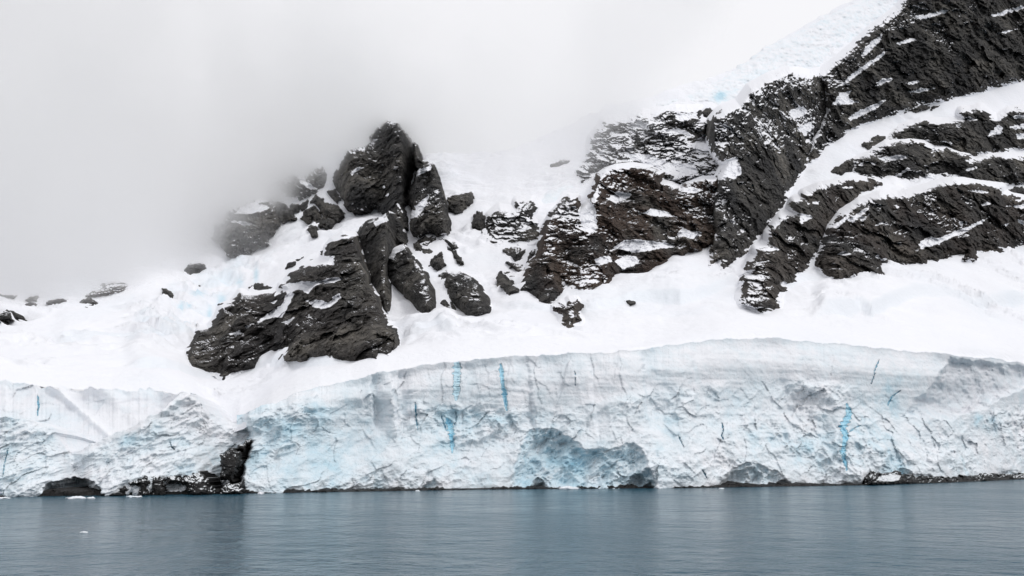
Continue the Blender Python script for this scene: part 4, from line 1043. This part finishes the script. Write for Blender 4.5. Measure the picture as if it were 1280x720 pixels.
SHORE = [
    ('black rock at the top of the gully between the two ice fronts', [(299, 559), (308, 551), (315, 549), (310, 559), (305, 564)], 2.0, -0.3),
    ('tall black rock in the middle of the gully between the two ice fronts', [(277, 569), (288, 562), (300, 564), (303, 568), (303, 580), (297, 588), (290, 603), (285, 598), (275, 597), (279, 588), (276, 581)], 4.0, -0.25),
    ('black rock at the waterline at the foot of the gully', [(275, 612), (285, 605), (295, 605), (303, 602), (307, 622), (274, 624)], 5.0, -0.25),
    ('broad brown black rock at the waterline left of the gully', [(208, 595), (220, 595), (228, 598), (236, 597), (248, 590), (260, 597), (262, 609), (270, 611), (268, 624), (234, 625), (235, 609), (226, 605), (210, 603)], 5.0, -0.12),
    ('narrow upright black rock at the waterline between two snow tongues', [(190, 598), (198, 593), (205, 601), (208, 624), (190, 625)], 5.0, -0.2),
    ('ragged black rock at the waterline right of the sea cave', [(158, 604), (166, 599), (173, 597), (187, 590), (189, 603), (184, 611), (188, 625), (172, 625), (174, 609), (162, 609)], 5.0, -0.12),
    ('low black rock closing the right side of the sea cave', [(126, 612), (138, 613), (150, 611), (157, 604), (160, 625), (126, 626)], 5.0, -0.2),
    ('long black rock shelf at the water under the right part of the tall cliff', [(1076, 612), (1082, 598), (1090, 592), (1104, 594), (1120, 590), (1128, 594), (1150, 597), (1176, 599), (1196, 597), (1216, 596), (1234, 592), (1250, 594), (1290, 592), (1420, 588), (1420, 602), (1290, 603), (1180, 609)], 5.0, -0.28),
]
for lab, poly, near, sn in SHORE:
    kw = {}
    if 'shelf' in lab:
        kw['patches'] = [[(1090, 602), (1100, 595), (1118, 592), (1127, 595), (1122, 600), (1104, 602)]]
    shore_rock(lab, poly, near, snow=sn, **kw)


def tide_ledge_shadow():  # rock ledge whose black also stands in for shadow under the undercut ice
    px = np.arange(-380, 1640, 0.8)
    hgt = 0.35 + 0.5 * fbm(px / 30, px * 0, 3, 3) + 0.35 * fbm(px / 6, px * 0, 3, 5)
    hgt = np.clip(hgt + 0.5 * smooth(650, 800, px) * 0.4 + 0.7 * smooth(330, 300, px), 0.25, 3)
    prof = [(-4.5, -1.2, 0), (-4.2, 0.0, 0), (-3.9, 0.45, 1), (-3.4, 0.8, 1), (-2.6, 1.0, 1), (-1.2, 1.05, 1), (3, 1.1, 1), (16, 1.0, 1)]
    Y0 = water_Y(px, shore(px))
    rows = []
    for dy, f, u in prof:
        Y = Y0 + dy + 0.8 * fbm(px / 8, px * 0 + dy, 3, 9) - 1.0
        rows.append(((px - 640) / F * Y0 / (CT + 0.2 * ST), Y, np.where(f <= 0, f, hgt * f)))
    X, Y, Z = (np.array([r[i] for r in rows]) for i in range(3))
    o = grid_mesh('tidal_ledge_shadow', X, Y, Z, M_SHORE, attrs={'snow': X * 0 - 0.4, 'brown': X * 0}, flat=True)
    tag(o, 'thin black tidal ledge and undercut shadow running along the waterline under all the ice', 'rock ledge')


tide_ledge_shadow()

# ------------------------------------------------------------------ floating ice
def floe(label, px, py, w, h, seed):
    Y = water_Y(px, py)
    m = Y / F
    wx, hz = w * m / 2, h * m
    u = np.linspace(0, 2 * np.pi, 40, endpoint=False)
    v = np.linspace(-0.5, 1.0, 14)
    U, V = np.meshgrid(np.append(u, u[0]), v)
    r = np.where(V < 0, 1.0, np.sqrt(np.clip(1 - V ** 2.4, 0.0, 1)))
    ox, oy = np.cos(U), np.sin(U)
    k = 1 + 0.35 * fbm(ox * 1.3, oy * 1.3 + V, 4, seed)
    top = np.clip(V, -0.4, 1) * (0.65 + 0.55 * fbm(ox * r * 1.6 + 3, oy * r * 1.6, 4, seed + 2))
    cx, _, _ = ray(px, py, Y)
    me = grid_mesh('ice_floe', cx + wx * r * ox * k, Y + wx * 0.75 * r * oy * k, hz * top, M_ICE,
                   attrs={'blue': 0.12 + 0 * U, 'dirt_shade': 0 * U}, flat=True)
    tag(me, label, 'ice floe', 'bits of ice floating along the shore')


for i, (lab, px, py, w, h) in enumerate([
    ('white flat floe at the left edge of the picture below the ice front', 4, 623.0, 18, 2.0),
    ('long white floe floating at the mouth of the sea cave', 96, 623.0, 22, 3.0),
    ('short white floe just right of the long one at the sea cave', 114, 623.0, 10, 2.2),
    ('white floe floating below the ragged black rock right of the cave', 167, 621.5, 17, 2.4),
    ('small white lump of ice at the water below the left end of the tall cliff', 326, 617.5, 8, 3.0),
    ('largest white floe, lying under the blue hollow of the tall cliff', 711, 611.0, 28, 3.4),
    ('single scrap of ice drifting alone in open water at left', 105, 666.0, 10, 2.2),
    ('tiny ice lump at the waterline near the middle of the tall cliff', 522, 614.0, 6, 1.6),
    ('tiny ice lump at the waterline right of the middle of the tall cliff', 902, 611.0, 6, 1.4),
]):
    floe(lab, px, py, w, h, 400 + i * 7)

# ------------------------------------------------------------------ low cloud round the mountain
def cloud():
    m = bpy.data.materials.new('cloud')
    m.use_nodes = True
    t = m.node_tree
    t.nodes.clear()
    g = node(t, 'ShaderNodeNewGeometry').outputs['Position']
    sx = node(t, 'ShaderNodeSeparateXYZ')
    t.links.new(g, sx.inputs[0])

    def fcurve(x0, x1, pts, scale):
        r = node(t, 'ShaderNodeValToRGB')
        r.color_ramp.interpolation = 'EASE'
        e = r.color_ramp.elements
        pts = [((p - x0) / (x1 - x0), q / scale) for p, q in pts]
        e[0].position, e[0].color = pts[0][0], (pts[0][1],) * 3 + (1,)
        e[1].position, e[1].color = pts[-1][0], (pts[-1][1],) * 3 + (1,)
        for p, q in pts[1:-1]:
            n = e.new(p)
            n.color = (q, q, q, 1)
        t.links.new(ramp(t, sx.outputs[0], x0, x1), r.inputs[0])
        q = node(t, 'ShaderNodeMath', operation='MULTIPLY')
        t.links.new(r.outputs[0], q.inputs[0])
        q.inputs[1].default_value = scale
        return q.outputs[0]

    def math_(op, a, b):
        n = node(t, 'ShaderNodeMath', operation=op)
        for i, v in enumerate((a, b)):
            if isinstance(v, bpy.types.NodeSocket):
                t.links.new(v, n.inputs[i])
            else:
                n.inputs[i].default_value = v
        return n.outputs[0]
    base = fcurve(-500, 500, [(-500, 16), (-250, 34), (-215, 56), (-182, 118), (-140, 182), (-60, 158), (30, 148), (81, 236), (146, 325), (210, 480), (290, 800), (500, 900)], 1000)
    front = fcurve(-500, 500, [(-500, 330), (-215, 362), (-178, 505), (-120, 588), (-60, 594), (0, 548), (150, 545), (500, 600)], 1000)
    wob = math_('MULTIPLY', math_('SUBTRACT', noise(t, 0.014, 5, None, 0.62), 0.5), 150.0)
    dz = ramp(t, math_('ADD', math_('SUBTRACT', sx.outputs[2], base), wob), -20, 60)
    dy = ramp(t, math_('ADD', math_('SUBTRACT', sx.outputs[1], front), wob), 0, 90)
    thin = ramp(t, math_('SUBTRACT', sx.outputs[2], base), 70, 210, 1.0, 0.05)    # it thins out upwards
    thin = math_('MULTIPLY', thin, ramp(t, math_('SUBTRACT', sx.outputs[1], front), 170, 280, 1.0, 0.0))
    d = math_('MULTIPLY', math_('MULTIPLY', math_('MULTIPLY', dz, dy), thin), ramp(t, sx.outputs[0], -190, -20, 0.060, 0.018))
    d = math_('MULTIPLY', d, ramp(t, noise(t, 0.022, 5, None, 0.6), 0.36, 0.64, 0.35, 1.5))      # wisps and gaps
    v = node(t, 'ShaderNodeVolumePrincipled')
    cc = node(t, 'ShaderNodeCombineXYZ')
    al = ramp(t, sx.outputs[0], -205, -120, 0.975, 1.0)  # dimmer light on the left put into the cloud's colour as grey
    for i in range(3):
        t.links.new(al, cc.inputs[i])
    t.links.new(cc.outputs[0], v.inputs['Color'])
    t.links.new(ramp(t, sx.outputs[0], -200, -105, 0.58, 0.86), v.inputs['Anisotropy'])
    t.links.new(d, v.inputs['Density'])
    o = node(t, 'ShaderNodeOutputMaterial')
    t.links.new(v.outputs[0], o.inputs['Volume'])
    import bmesh
    bm = bmesh.new()
    bmesh.ops.create_cube(bm, size=1)
    for q in bm.verts:
        q.co = ((q.co.x + 0.5) * 900 - 620, (q.co.y + 0.5) * 560 + 390, (q.co.z + 0.5) * 560 + 60)
    me = bpy.data.meshes.new('cloud')
    bm.to_mesh(me)
    bm.free()
    me.materials.append(m)
    ob = bpy.data.objects.new('cloud', me)
    COL.objects.link(ob)
    tag(ob, 'grey white low cloud hiding the upper mountain', 'cloud', kind='stuff')


cloud()
